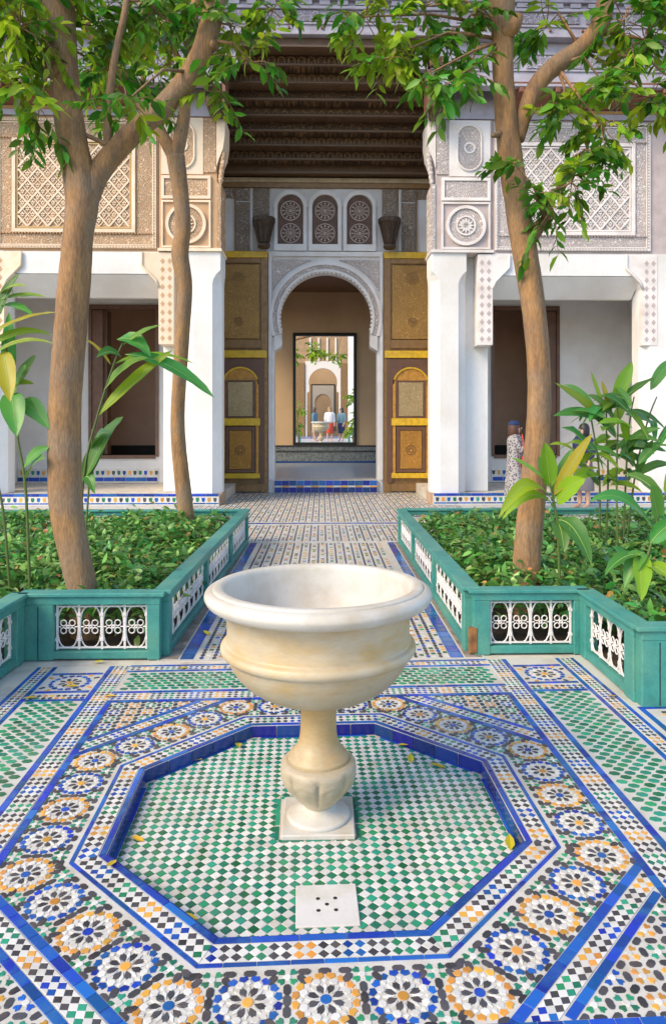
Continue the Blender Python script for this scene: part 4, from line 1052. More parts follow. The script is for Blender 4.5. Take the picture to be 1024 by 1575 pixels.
# hall behind the arch
hall = MB(); hall.box(-3.2+FX, 3.2+FX, DY+.40, 24.0, .15, .298); struct(hall.build('hall_floor', mat('hall_floor_tile', (.40,.42,.42), .35, 0, col2=(.30,.33,.36), nscale=5)))
for a, b_ in ((-3.4, -3.2), (3.2, 3.4)):        # side walls, each with an unseen opening added to let sky light in
    m = MB(); m.box(a+FX, b_+FX, DY+.40, 19.25, .15, 6.2); m.box(a+FX, b_+FX, 23.3, 24.0, .15, 6.2); m.box(a+FX, b_+FX, 19.25, 23.3, 5.5, 6.2); m.box(a+FX, b_+FX, 19.25, 23.3, .15, .5); struct(m.build('hall_wall', HALLP))
m = MB(); m.box(-3.2+FX, 3.2+FX, DY+.40, 24.0, 6.1, 6.2); struct(m.build('hall_ceiling', mat('hall_ceiling_wood', (.20,.10,.04), .7, 0)))
m = MB(); m.box(-3.2+FX,3.2+FX,DY+.385,DY+.42,5.3,6.1); m.box(-3.2+FX,-1.36+FX,DY+.385,DY+.42,.3,5.299); m.box(1.36+FX,3.2+FX,DY+.385,DY+.42,.3,5.299); struct(m.build('hall_front_wall', HALLP))
BWX0, BWX1, BWZ0, BWZ1 = -.955, 1.125, .95, 4.66
m = MB()
m.box(-3.2+FX, BWX0, 24.0, 24.3, .15, 6.2); m.box(BWX1, 3.2+FX, 24.0, 24.3, .15, 6.2); m.box(BWX0, BWX1, 24.0, 24.3, BWZ1, 6.2); m.box(BWX0, BWX1, 24.0, 24.3, .15, BWZ0)
HB = struct(m.build('hall_back_wall', HALLP))
for z0, z1, mm, dy in ((.30,.36,TILE['dblue'],.03),(.362,.66,mat('dado_tile', (.22,.25,.25), .4, 0, col2=(.12,.13,.14), nscale=14, nlo=.45, nhi=.6),.02),(.662,.72,TILE['black'],.03),(.722,.84,MATS['dado_tile'],.02),(.842,.90,TILE['black'],.03)):
    m = MB(); m.box(-3.2+FX, 3.2+FX, 24.0-dy, 24.001, z0, z1); m.build('dado_band', mm, HB)
t = thing('opening_frame', 'dark framed opening in the rear wall of the hall', 'frame', (0, 24.0, 0))
DK = mat('black_frame', (.02,.022,.018), .4, 0)
for a, b_, c, d in ((BWX0-.04,BWX0+.06,BWZ0-.04,BWZ1+.06),(BWX1-.06,BWX1+.04,BWZ0-.04,BWZ1+.06)):
    m = MB(); m.box(a, b_, -.06, .12, c, d, bv=.01); m.build('jamb', DK, t)
m = MB(); m.box(BWX0+.061, BWX1-.061, -.06, .12, BWZ1-.05, BWZ1+.06, bv=.01); m.build('head', DK, t)
m = MB(); m.box(BWX0+.061, BWX1-.061, -.06, .12, BWZ0-.04, BWZ0+.05, bv=.01); m.build('sill', DK, t)

# ------------------------------------------------------------------ second courtyard seen through the opening
CZ = .75; Y2 = 50.0
m = MB(); m.box(-9, 9, 24.31, Y2, .3, CZ); struct(m.build('rear_court_floor', mat('rear_floor', (.58,.58,.56), .4, 0, col2=(.30,.36,.46), nscale=6, nlo=.45, nhi=.6)))
m = MB(); m.box(-1.6, 1.9, 44.5, 48.5, CZ, CZ+.012); struct(m.build('rear_blue_paving', mat('rear_blue', (.05,.12,.42), .3, .2, col2=(.35,.40,.5), nscale=7, nlo=.5, nhi=.6)))
RF = thing('rear_facade', 'far palace front with pale arch seen through the hall opening', 'building', (.05, 0, CZ))
RB = mat('rear_brown_wall', (.40,.26,.14), .8, 0, col2=(.32,.20,.10), nscale=2)
RW = mat('rear_pale_stucco', (.70,.64,.56), .8, 0)
s2 = .93
pth = [(x*s2, z*s2) for x, z in archpath(0)]
arch_wall(pth, -1.35*s2, 1.35*s2, 0, 5.75*s2, Y2, Y2+.4, ZC*s2).build('arch_wall', RW, RF)
for sg in (-1, 1): 
    bx('side_wall', RB, sg*1.26, sg*8, Y2+.05, Y2+.4, 0, 9, RF)
    bx('door', DOORF, sg*1.30, sg*2.1, Y2-.1, Y2+.05, 0, 5.2, RF)
bx('upper_wall', RB, -1.255, 1.255, Y2+.05, Y2+.4, 5.352, 9, RF)
for q in (-.9, -.3, .3, .9): bx('window_mullion', RW, q-.06, q+.06, Y2-.05, Y2+.05, 5.36, 7.0, RF)
bx('inner_wall', HALLP, -3, 3, Y2+5, Y2+5.2, 0, 7, RF)
for a, b_, c, d in ((-.92,-.86,.4,4.0),(.86,.92,.4,4.0),(-.86,.86,3.94,4.0),(-.86,.86,.4,.46)): bx('inner_frame', DK, a, b_, Y2+4.93, Y2+5.0, c, d, RF)
arch_wall([(x*.58, z*.62) for x, z in archpath(.74)], -.858, .858, .458, 3.93, Y2+4.955, Y2+4.99, ZC*.62).build('inner_arch', RW, RF)
bx('white_pier', PLASTER, 1.45, 2.4, 40, 41.2, 0, 9, RF); bx('white_pier', PLASTER, -3.4, -2.3, 41, 42, 0, 9, RF)
make_basin((at(493.5, 660, 33.5).x, 33.5, CZ), 'small far pale basin seen through the opening behind the hall', 40)
for sg in (-1, 1):
    f2 = thing('far_fence', 'short teal fence at the %s lower corner of the far opening' % ('left' if sg < 0 else 'right'), 'fence', (0, 0, CZ), group='far fences behind the hall')
    x0 = .1+sg*1.12
    m = MB(); m.box(min(x0, x0+sg*2.2), max(x0, x0+sg*2.2), 32.0, 32.08, .36, .46); m.build('rail', TEAL, f2)
    for q in range(4): m = MB(); m.box(x0+sg*q*.7-.05, x0+sg*q*.7+.05, 32.0, 32.08, 0, .36); m.build('post', TEAL, f2)

# ------------------------------------------------------------------ foliage tools
def leaf_batch(base, dirv, nrm, L, W, fold=.25, droop=.25):
    """many leaves at once: arrays of base points, unit directions, normals, lengths, widths -> verts, faces"""
    n = len(base); dirv = dirv/np.linalg.norm(dirv, axis=1, keepdims=True)
    side = np.cross(dirv, nrm); side /= np.maximum(np.linalg.norm(side, axis=1, keepdims=True), 1e-6); up = np.cross(side, dirv)
    L = L[:,None]; W = W[:,None]
    def pt(t, s_, w_): return base+dirv*L*t+side*W*s_*w_+up*(abs(s_)*W*w_*fold - droop*L*t*t)
    V = np.stack([pt(0,0,0), pt(.33,-1,.46), pt(.33,0,0), pt(.33,1,.46), pt(.68,-1,.40), pt(.68,0,0), pt(.68,1,.40), pt(1,0,0)], 1).reshape(-1,3)
    F0 = [(0,1,2),(0,2,3),(1,4,5,2),(2,5,6,3),(4,7,5),(5,7,6)]
    return V, F0
def leaves_object(name, batches, mats, parent=None, kind='stuff'):
    vs = []; loops = []; starts = []; totals = []; mi = []; off = 0; lo = 0
    for (V, F0), m_i in batches:
        n = len(V)//8; vs.append(V)
        fl_ = np.concatenate([np.array(f) for f in F0]); cnt = np.array([len(f) for f in F0])
        allf = (fl_[None,:]+8*np.arange(n)[:,None]+off).reshape(-1); c = np.tile(cnt, n)
        loops.append(allf); totals.append(c); mi.append(np.full(len(c), m_i)); off += len(V)
    V = np.concatenate(vs); loops = np.concatenate(loops); totals = np.concatenate(totals); mi = np.concatenate(mi)
    starts = np.concatenate([[0], np.cumsum(totals)[:-1]])
    me = bpy.data.meshes.new(name); me.vertices.add(len(V)); me.vertices.foreach_set('co', V.astype(np.float32).ravel())
    me.loops.add(len(loops)); me.loops.foreach_set('vertex_index', loops.astype(np.int32))
    me.polygons.add(len(totals)); me.polygons.foreach_set('loop_start', starts.astype(np.int32)); me.polygons.foreach_set('loop_total', totals.astype(np.int32))
    for m_ in mats: me.materials.append(m_)
    me.polygons.foreach_set('material_index', mi.astype(np.int32)); me.polygons.foreach_set('use_smooth', np.ones(len(totals), bool))
    me.update(calc_edges=True); me.validate()
    return link(name, me, parent, kind=kind)
rng = np.random.default_rng(11)
def unit(a): return a/np.maximum(np.linalg.norm(a, axis=-1, keepdims=True), 1e-6)
LEAFMESH = {}
def leaf_mesh(key, matr, L, W, fold=.25, droop=.25):
    if key not in LEAFMESH:
        V, F0 = leaf_batch(np.zeros((1,3)), np.array([[0,1.,0]]), np.array([[0,0,1.]]), np.array([L]), np.array([W]), fold, droop)
        me = bpy.data.meshes.new('leaf'); me.from_pydata([tuple(v) for v in V], [], F0); me.materials.append(matr)
        me.polygons.foreach_set('use_smooth', [True]*len(me.polygons)); me.update(); LEAFMESH[key] = me
    return LEAFMESH[key]
def crown(parent, clusters, limbs, leafL=.125, single=150, mats=(LEAF, LEAF2)):
    """clusters: (centre, (rx,ry,rz), number of twigs, palette 0..1)"""
    batches = [[], []]; twigs = MB(); singles = []
    for c, rad, ntw, pale in clusters:
        c = np.array(c); rad = np.array(rad)
        anchor = np.array(min(limbs, key=lambda p: (Vector(p)-Vector(c)).length))
        twigs.tube([anchor, (anchor+c)/2+rng.normal(0,.05,3)+np.array([0,0,.08]), c], [.016,.011,.006], 5)
        for _ in range(ntw):
            d = unit(rng.normal(0,1,3)); st = c+d*rad*rng.uniform(.0,.75)
            out = unit(d*np.array([1,1,.5])+np.array([0,0,-.25])+rng.normal(0,.35,3)); Lt = rng.uniform(.16,.34)
            twigs.tube([c+(st-c)*.2, st, st+out*Lt*.5, st+out*Lt+np.array([0,0,-.05])], [.005,.004,.003,.0015], 4, caps=False)
            nl = rng.integers(8, 14)
            tt = np.linspace(.15, 1, nl)[:,None]; base = st+out*Lt*tt+np.array([0,0,-.05])*tt**2
            sd = unit(np.cross(out, [0,0,1.]))*np.where(np.arange(nl) % 2, 1, -1)[:,None]
            dv = unit(out*.6+sd*.75+np.array([0,0,-.35])+rng.normal(0,.28,(nl,3)))
            nm = unit(np.array([0,0,1.])+rng.normal(0,.55,(nl,3))); Ls = leafL*rng.uniform(.65,1.2,nl); Ws = Ls*rng.uniform(.36,.46,nl)
            k = 1 if rng.random() < pale else 0
            batches[k].append((base, dv, nm, Ls, Ws))
    tw = twigs.build('twigs', BARK, parent, True, kind='stuff')
    bs = []; pool = []
    for k in (0, 1):
        if not batches[k]: continue
        A = [np.concatenate([b[i] for b in batches[k]]) for i in range(5)]
        idx = np.arange(len(A[0])); d = A[0][:,1]; u = CX+F_PX*(A[0][:,0]/d-YAW); v = HZ+F_PX*(EYE-A[0][:,2])/d
        vis = (u > 0)&(u < 1024)&(v > 0); score = np.where(vis, A[3]/d*rng.uniform(.6,1.2,len(d)), 0)
        order = np.argsort(-score); ns = min(single//2, int(vis.sum())); sel = order[:ns]; rest = order[ns:]
        bs.append((leaf_batch(*[a[rest] for a in A]), k)); pool.append((k, [a[sel] for a in A]))
    cr = leaves_object('crown', bs, list(mats), parent)
    for k, A in pool:
        for b, dv, nm, L_, W_ in zip(*A):
            y = Vector(dv).normalized(); x = y.cross(Vector(nm)).normalized(); z = x.cross(y)
            o = link('leaf', leaf_mesh(('tl', k), mats[k], 1.0, .42), cr)
            o.matrix_local = Matrix.Translation(Vector(b)) @ Matrix((x, y, z)).transposed().to_4x4() @ Matrix.Diagonal((L_, L_, L_, 1))
    return cr
def trunk(parent, name, pts, rads, seg=16, lump=.05, n=6):
    P4 = catmull([(*p, r) for p, r in zip(pts, rads)], n)
    m = MB(); m.tube([p[:3] for p in P4], [p[3] for p in P4], seg, lump=lump); return m.build(name, BARK, parent, True)
def P(u, v, Y): return tuple(at(u, v, Y))

# ---- left big tree
T1 = thing('citrus_tree', 'forked tree with thick tan trunk behind the near left fence', 'tree', (-1.70, 5.30, 0))
def rel(t, pts): return [tuple(Vector(p)-t.location) for p in pts]
l = T1.location
def tr(T, name, spec, Y, lump=.075, seg=18):
    pts = [at(u, v, y_ if y_ else Y) for u, v, w_, y_ in spec]; rads = [.435*w_*pt.y/F_PX for (u, v, w_, y_), pt in zip(spec, pts)]
    return trunk(T, name, rel(T, pts), rads, seg, lump), pts
_, t1p = tr(T1, 'trunk', [(142,1012,66,5.3),(132,940,54,0),(124,890,50,0),(105,800,54,0),(100,740,57,0),(99,640,57,0),(105,540,56,0),(113,440,54,0),(120,360,50,0),(126,300,56,0),(112,220,54,0),(101,130,50,0),(94,50,52,0),(84,-60,56,0),(60,-220,46,5.2),(30,-380,34,5.1)], 5.3)
_, t1l = tr(T1, 'limb', [(128,330,38,5.3),(150,268,40,5.32),(200,208,39,5.36),(255,160,38,5.4),(296,110,38,5.4),(318,60,37,5.4),(333,-10,36,5.4),(345,-120,34,5.35),(370,-260,26,5.2)], 5.3)
tr(T1, 'branch_stub', [(100,112,30,5.28),(80,108,28,5.22),(66,104,24,5.18)], 5.2, .03)
tr(T1, 'branch_stub', [(320,72,24,5.4),(332,68,18,5.36)], 5.2)
tr(T1, 'thin_branch', [(126,205,9,5.3),(148,214,8,5.3),(165,222,10,5.3)], 5.3, 0, 8)
tr(T1, 'thin_branch', [(165,225,14,5.32),(166,160,14,5.3),(178,80,13,5.28),(195,0,12,5.25),(205,-120,10,5.2)], 5.3, .02, 8)
limbs = rel(T1, t1p[-4:]+t1l[-5:]+[Vector(P(200,0,5.25)), Vector(P(95,60,5.3))])
def cl(T, L): return [(tuple(Vector(P(u, v, Y))-T.location), (r, r*.9, r*.75), n, pale) for u, v, Y, r, n, pale in L]
crown(T1, cl(T1, [(30,40,5.0,.30,26,.7),(20,120,5.1,.25,16,.7),(60,-10,5.2,.3,16,.5),(150,40,5.5,.28,18,.4),(170,110,5.6,.20,7,.2),(200,150,4.95,.14,5,.1),(60,165,5.0,.12,4,.2),
    (240,20,5.5,.28,16,.4),(360,40,5.4,.24,10,.3),(385,95,5.4,.16,6,.1),(420,15,5.5,.22,10,.4),(300,10,5.6,.2,8,.5),(335,140,5.5,.14,4,.5),
    (100,-140,5.3,.5,30,.3),(-40,-60,5.0,.5,26,.3),(260,-150,5.4,.5,30,.3),(400,-130,5.3,.45,22,.3),(40,-320,5.2,.55,22,.3),(330,-320,5.3,.55,22,.3)]), limbs, .132, 160)
# ---- slender tree further back on the left
T2 = thing('citrus_tree', 'slender pale-barked tree at the back of the left bed', 'tree', (-1.70, 8.62, 0))
_, t2p = tr(T2, 'trunk', [(288,850,34,8.6),(286,795,29,0),(281,745,27,0),(275,690,26,0),(273,640,25,0),(276,580,25,0),(281,500,26,0),(284,440,27,0),(277,390,31,0),(282,350,28,0),(278,300,29,0),(270,240,32,0)], 8.6, .04, 12)
_, t2a = tr(T2, 'limb', [(272,250,24,8.6),(248,205,22,8.6),(213,150,22,8.65),(185,110,22,8.7),(150,60,20,8.7),(110,10,17,8.7),(70,-60,13,8.7)], 8.6, .03, 10)
_, t2b = tr(T2, 'limb', [(270,245,24,8.6),(282,185,22,8.6),(286,140,19,8.6),(292,60,17,8.6),(303,-20,15,8.6),(300,-120,11,8.6)], 8.6, .03, 10)
tr(T2, 'thin_branch', [(216,150,10,8.6),(224,80,10,8.5),(216,0,9,8.5)], 8.6, 0, 8)
tr(T2, 'thin_branch', [(286,110,10,8.6),(262,60,11,8.55),(258,0,10,8.5)], 8.6, 0, 8)
crown(T2, cl(T2, [(180,60,8.4,.42,20,.4),(230,40,8.5,.42,20,.5),(260,100,8.5,.32,12,.5),(140,110,8.5,.34,12,.3),(200,180,8.5,.25,7,.3),(300,40,8.6,.34,12,.4),(245,170,8.4,.22,6,.3),(90,40,8.6,.4,14,.4),
    (300,-60,8.6,.6,24,.3),(120,-80,8.6,.6,24,.3),(210,-130,8.6,.6,24,.3)]), rel(T2, t2a[-4:]+t2b[-4:]), .155, 120)
# ---- right tree
T3 = thing('citrus_tree', 'tan-barked leaning tree with a curved limb in the right bed', 'tree', (1.62, 5.72, 0))
_, t3p = tr(T3, 'trunk', [(806,1000,62,5.7),(807,930,54,0),(809,880,50,0),(814,810,46,0),(821,730,44,0),(828,640,42,0),(828,560,42,0),(820,470,42,0),(808,390,43,0),(797,320,42,0),(786,250,42,0),(778,180,40,0),(773,110,38,0),(772,40,40,0),(770,-30,46,0),(765,-160,40,5.6),(770,-330,30,5.5)], 5.7)
_, t3l = tr(T3, 'limb', [(795,215,26,5.7),(808,170,30,5.7),(826,130,32,5.72),(855,100,33,5.75),(893,75,33,5.8),(918,45,33,5.8),(930,5,31,5.8),(936,-60,28,5.8),(945,-180,22,5.7)], 5.7)
tr(T3, 'branch_stub', [(810,372,30,5.68),(826,352,24,5.62),(838,338,18,5.58),(845,325,9,5.55)], 5.7, .03)
tr(T3, 'branch_stub', [(775,52,26,5.66),(790,40,24,5.62),(797,22,18,5.6)], 5.7, .03)
tr(T3, 'branch_stub', [(768,205,14,5.66),(757,208,8,5.62)], 5.7, 0)
lim3 = rel(T3, t3p[-4:]+t3l[-6:]+[Vector(P(838,338,5.55)), Vector(P(775,60,5.7))])
crown(T3, cl(T3, [(560,25,5.6,.28,17,.75),(610,60,5.55,.22,12,.85),(590,90,5.5,.14,6,.9),(650,10,5.6,.25,11,.5),(690,60,5.7,.20,9,.1),(720,110,5.6,.15,6,.1),(655,115,5.2,.12,5,.1),(700,120,5.2,.12,5,.0),
    (730,20,5.7,.22,9,.2),(840,40,5.9,.22,9,.4),(870,170,5.6,.20,10,.4),(930,130,5.6,.25,14,.5),(990,60,5.6,.3,18,.4),(960,30,5.6,.25,12,.3),(1000,150,5.6,.25,12,.3),(900,230,5.5,.20,10,.3),(880,280,5.4,.18,8,.3),(850,320,5.4,.14,6,.1),(800,260,5.45,.08,3,.0),(825,300,5.4,.10,4,.1),(925,190,5.5,.2,9,.3),
    (720,-120,5.6,.55,26,.4),(560,-100,5.6,.45,20,.6),(900,-130,5.7,.55,26,.3),(1050,0,5.5,.5,24,.3),(1080,160,5.5,.4,14,.3),(800,-320,5.5,.6,22,.3)]), lim3, .132, 180)
# foliage beyond the hall
t = thing('far_tree', 'bright green leafy branch hanging across the top of the far opening', 'tree', (-.4, 29.5, CZ))
m = MB(); m.tube([(-2.4,0,0),(-2.3,0,2.5),(-1.6,0,4.2),(0,0,4.6),(1.2,0,4.7)], [.14,.12,.09,.06,.03], 8); m.build('trunk', BARK, t, True)
cs = [((-.9,0,3.8),(.5,.5,.45),36,.9),((.1,0,3.95),(.5,.5,.4),34,.9),((1.0,0,3.75),(.35,.4,.3),14,.6),((-1.6,0,4.2),(.5,.5,.4),16,.6)]
crown(t, cs, [(-1.6,0,4.2),(0,0,4.6),(1.2,0,4.7)], .16, 0)
t = thing('far_shrub', 'bright green shrub at the right side of the far opening', 'shrub', (1.35, 31.0, CZ))
m = MB(); m.tube([(0,0,0),(.05,0,.8),(.1,0,1.6)], [.04,.03,.02], 6); m.build('trunk', BARK, t, True)
crown(t, [((.05,0,2.1),(.42,.4,.45),24,.9),((.15,0,1.2),(.40,.4,.5),24,.7),((0,0,.6),(.40,.4,.4),18,.6)], [(0,0,.4),(.05,0,1.0),(.1,0,1.6)], .16, 0)

t = thing('far_shrub', 'green shrub at the left side of the far opening', 'shrub', (-1.05, 31.5, CZ))
m = MB(); m.tube([(0,0,0),(-.05,0,.8),(-.1,0,1.4)], [.04,.03,.02], 6); m.build('trunk', BARK, t, True)
crown(t, [((-.05,0,1.5),(.30,.3,.4),14,.8),((-.1,0,.8),(.32,.3,.4),14,.6)], [(0,0,.4),(-.05,0,1.0)], .15, 0)
# ------------------------------------------------------------------ ground cover in the beds
def hedge(label, xs, poly2, n):
    x = rng.uniform(xs[0], xs[1], n*2); y = rng.uniform(4.05, 9.48, n*2)
    # nearer the camera the bed steps forward beyond the fence corner
    keep = (y > 5.02) | ((x < -2.14) if xs[0] < 0 else (x > 1.93))
    x, y = x[keep][:n], y[keep][:n]; n = len(x)
    hgt = .41+.08*np.sin(x*2.3+y*1.1)*np.sin(y*1.9-x*.7)+.06*np.sin(x*6.1)*np.sin(y*5.3)+.04*np.sin(x*13.0+y*4)*np.sin(y*11.0)+np.where(rng.random(n) < .03, rng.uniform(0,.16,n), 0)
    edge = np.minimum(np.minimum(np.abs(x-(-1.09 if xs[0] < 0 else 1.09)), np.abs(y-9.5)), np.abs(y-4.95)+(y < 4.95)*1.0)
    hgt = hgt*np.clip(.55+edge*1.6, .5, 1)
    z = hgt*np.clip(1-np.abs(rng.normal(0,.28,n)), .1, 1)+.03
    az = rng.uniform(0, 2*PI, n); el = rng.normal(.25,.45,n)
    dv = np.stack([np.cos(az)*np.cos(el), np.sin(az)*np.cos(el), np.sin(el)], 1); nm = unit(np.array([0,0,1.])+rng.normal(0,.45,(n,3)))
    L = rng.uniform(.05,.115,n); base = np.stack([x, y, z], 1)
    A = (base, dv, nm, L, L*rng.uniform(.42,.56,n))
    k = rng.random(n); g1 = k < .48; g2 = (k >= .48)&(k < .968); g3 = k >= .968
    b3 = [a[g3] for a in A]; b3[3] = b3[3]*.6; b3[0] = b3[0]+np.array([0,0,.03])
    o = leaves_object('ground_cover', [(leaf_batch(*[a[g1] for a in A], fold=.2, droop=.3), 0), (leaf_batch(*[a[g2] for a in A], fold=.2, droop=.3), 1), (leaf_batch(*b3), 2)],
        [HEDGE, mat('hedge_leaf_light', (.21,.40,.09), .33, .5, hue=.03, trans=.3), HEDGEB])
    tag(o, label, 'shrubs'); return o
hedge('low leafy green shrubs filling the left planting bed', (-5.4, -1.13), None, 27000)
hedge('low leafy green shrubs with reddish buds filling the right planting bed', (1.13, 5.4), None, 27000)

# ------------------------------------------------------------------ tall leafy plants
def blade(parent, p0, p1, width, matr, bend=.15, fold=.3, tiltn=None, name='leaf'):
    width *= 1.35
    p0 = Vector(p0); p1 = Vector(p1); d = p1-p0; L = d.length
    up = Vector((0,0,1)); n0 = tiltn or (up+Vector((random.uniform(-.4,.4), random.uniform(-1.5,-.3), 0))).normalized()
    side = d.cross(n0).normalized(); nn = side.cross(d).normalized()
    m = MB(); N = 9; vs = []
    for i in range(N+1):
        t = i/N; c = p0+d*t+up*(bend*L*4*t*(1-t))
        w_ = width*(math.sin(PI*min(1,(t*.92+.06)))**.75)*(1-.25*t) if 0 < i < N else (.006 if i == 0 else .001)
        tw = .15*math.sin(3*t+L*9); s_ = (side+nn*tw).normalized(); ru = .03*width*math.sin(i*2.1)
        vs += [c+s_*w_*.5+nn*(fold*w_*.5+ru), c+s_*w_*.25+nn*fold*w_*.18, c, c-s_*w_*.25+nn*fold*w_*.18, c-s_*w_*.5+nn*(fold*w_*.5-ru)]
    fs = [(i*5+k, i*5+k+1, i*5+5+k+1, i*5+5+k) for i in range(N) for k in range(4)]
    m.add(vs, fs); m.tube([vs[i*5+2]+nn*.0005 for i in range(N+1)], [.0034*(1-.8*i/N) for i in range(N+1)], 5, mi=1, caps=False)
    me = bpy.data.meshes.new(name); me.from_pydata(m.v, [], m.f); me.materials.append(matr); me.materials.append(RIB); me.polygons.foreach_set('material_index', m.mi)
    me.polygons.foreach_set('use_smooth', [True]*len(me.polygons)); me.update()
    return link(name, me, parent)
def plant(label, base, stems, leaves, name='ginger_plant', group='tall leafy plants in the beds'):
    T = thing(name, label, 'plant', base, group=group); o_ = Vector(base)
    for pts, r in stems:
        q = [Vector(p)-o_ for p in pts]; cm = catmull([tuple(p) for p in q], 4); m = MB()
        m.tube(cm, [r*(1-.5*i/len(cm)) for i in range(len(cm))], 7); m.build('stem', STEM, T, True)
    for (a, b_, w_, mm, bend) in leaves: blade(T, Vector(a)-o_, Vector(b_)-o_, w_, mm, bend)
    return T
G, Lm, Yl = GINGER, GINGERL, GINGERY
y = 5.9
plant('leafy ginger plant with one long leaf pointing right beside the thick left trunk', (at(118,800,y).x, y, .03),
  [([(at(118,800,y).x, y, .03), P(128,740,y), P(150,640,y), P(175,560,y), P(190,525,y)], .012),
   ([(at(118,800,y).x+.03, y, .03), P(140,700,y), P(142,660,y)], .010)],
  [(P(192,545,y),P(330,612,y-.1),.115,G,.10),(P(150,640,y),P(266,538,y-.05),.095,Lm,.04),(P(190,530,y),P(246,500,y-.2),.05,Lm,.05),
   (P(180,522,y),P(232,548,y-.1),.12,G,.18),(P(186,548,y),P(148,550,y-.15),.10,G,.2),(P(160,600,y),P(228,550,y-.2),.12,Lm,.1),
   (P(132,735,y),P(190,640,y-.1),.13,G,.1),(P(128,740,y),P(165,668,y+.1),.11,G,.08),(P(130,735,y),P(146,760,y-.1),.08,G,.3),(P(170,560,y),P(128,520,y),.03,Yl,.1),(P(140,690,y),P(168,668,y-.2),.07,G,.2),
   (P(175,560,y),P(300,560,y+.3),.06,Lm,.12)])
y = 5.3
plant('yellowing leafy plant at the left edge beside the thick trunk', (at(48,830,y).x, y, .03),
  [([(at(48,830,y).x, y, .03), P(40,760,y), P(28,680,y), P(18,600,y), P(8,520,y)], .012), ([(at(20,850,y).x, y, .03), P(4,780,y), P(-20,700,y)], .012)],
  [(P(-20,518,y),P(86,480,y-.1),.07,Yl,.06),(P(-20,535,y),P(80,515,y),.06,Lm,.14),(P(-15,548,y),P(82,528,y-.1),.05,Lm,.12),(P(5,540,y),P(16,618,y-.25),.12,Yl,.05),(P(2,460,y),P(70,456,y),.05,Lm,.06),(P(0,470,y),P(52,486,y),.07,G,.12),
   (P(20,610,y),P(40,560,y-.05),.08,G,.05),(P(28,620,y),P(76,660,y-.1),.12,G,.16),(P(16,605,y),P(26,672,y-.2),.15,G,.12),(P(36,720,y),P(76,688,y-.1),.08,G,.1),(P(40,735,y),P(70,705,y-.15),.10,G,.15),(P(10,590,y),P(52,590,y),.05,Lm,.05),(P(14,600,y),P(14,480,y+.1),.09,G,.05),(P(0,450,y),P(40,440,y-.1),.04,Lm,.1),
   (P(20,600,y),P(55,545,y+.1),.06,G,.05),(P(-10,500,y),P(30,420,y),.08,G,.1)])
y = 7.2
C0 = at(935,800,y)
lv = []
for (u, v) in ((925,735),(905,700),(960,690),(940,660),(985,720),(1005,690),(920,640),(970,630)):
    for q in range(9):
        a = random.uniform(0, 2*PI); el = random.uniform(-.5,.9); L_ = random.uniform(.32,.55)
        s0 = at(u+random.uniform(-12,12), v+random.uniform(-15,15), y+random.uniform(-.25,.25))
        lv.append((s0, s0+Vector((math.cos(a)*math.cos(el), math.sin(a)*math.cos(el)*.8, math.sin(el)))*L_, random.uniform(.055,.10), G if random.random() < .7 else Lm, random.uniform(.08,.2)))
lv += [(P(930,645,y),P(852,588,y-.2),.09,Lm,.02),(P(945,620,y),P(972,556,y),.12,Lm,.02),(P(930,640,y),P(908,570,y),.05,Lm,.02),(P(950,620,y),P(1010,580,y-.1),.1,G,.05),(P(930,650,y),P(850,640,y-.1),.1,G,.12),(P(940,640,y),P(925,585,y),.05,Yl,.02),(P(1000,600,y),P(1040,550,y),.1,G,.1)]
plant('dense clump of tall green ginger leaves in front of the right bay', (C0.x, y, .03),
  [([(C0.x+dx, y+dy, .03), P(u0,740,y+dy), P(u1,650,y+dy), P(u2,610,y+dy)], .012) for dx, dy, u0, u1, u2 in ((-.1,0,922,910,900),(0,.1,935,932,935),(.06,-.1,948,950,948),(.15,0,962,968,975),(.2,.1,975,995,1010))], lv)
y = 5.35
plant('lime green arching plant in front of the right tree trunk', (at(862,880,y).x, y, .03),
  [([(at(862,880,y).x, y, .03), P(858,820,y), P(850,765,y), P(842,730,y)], .013)],
  [(P(846,765,y),P(766,798,y-.25),.10,Lm,.30),(P(850,775,y),P(772,800,y-.1),.08,Lm,.28),(P(842,742,y),P(786,704,y-.1),.085,Lm,.03),(P(846,750,y),P(838,680,y-.05),.115,Lm,.03),(P(852,762,y),P(911,666,y-.15),.085,Yl,.02),(P(856,775,y),P(900,736,y-.2),.13,Lm,.10),(P(846,750,y),P(830,700,y+.15),.09,G,.03),
   (P(858,800,y),P(910,870,y-.25),.13,G,.22),(P(856,805,y),P(868,850,y-.2),.12,G,.25),(P(850,770,y),P(880,690,y+.1),.09,G,.05)])
y = 4.75
plant('plant with drooping leaves growing at the right edge of the bed', (at(972,975,y).x, y, .03),
  [([(at(972,975,y).x, y, .03), P(985,900,y), P(1003,830,y), P(1020,770,y), P(1040,710,y)], .012), ([(at(955,960,y).x, y+.2, .03), P(970,880,y+.2), P(985,850,y+.2)], .009)],
  [(P(1008,820,y),P(905,772,y-.15),.085,G,.22),(P(1012,800,y),P(1000,745,y-.1),.12,G,.05),(P(985,855,y),P(930,885,y-.1),.10,G,.16),(P(985,850,y),P(986,925,y-.2),.11,Lm,.10),(P(990,850,y),P(960,905,y-.1),.10,G,.2),(P(1000,835,y),P(1045,800,y-.1),.1,G,.1),(P(990,870,y),P(1040,900,y-.2),.12,Lm,.16),(P(1020,770,y),P(960,730,y+.1),.1,G,.15),(P(1025,765,y),P(1050,700,y),.1,Lm,.1),(P(975,880,y+.2),P(940,840,y+.2),.08,G,.1)])

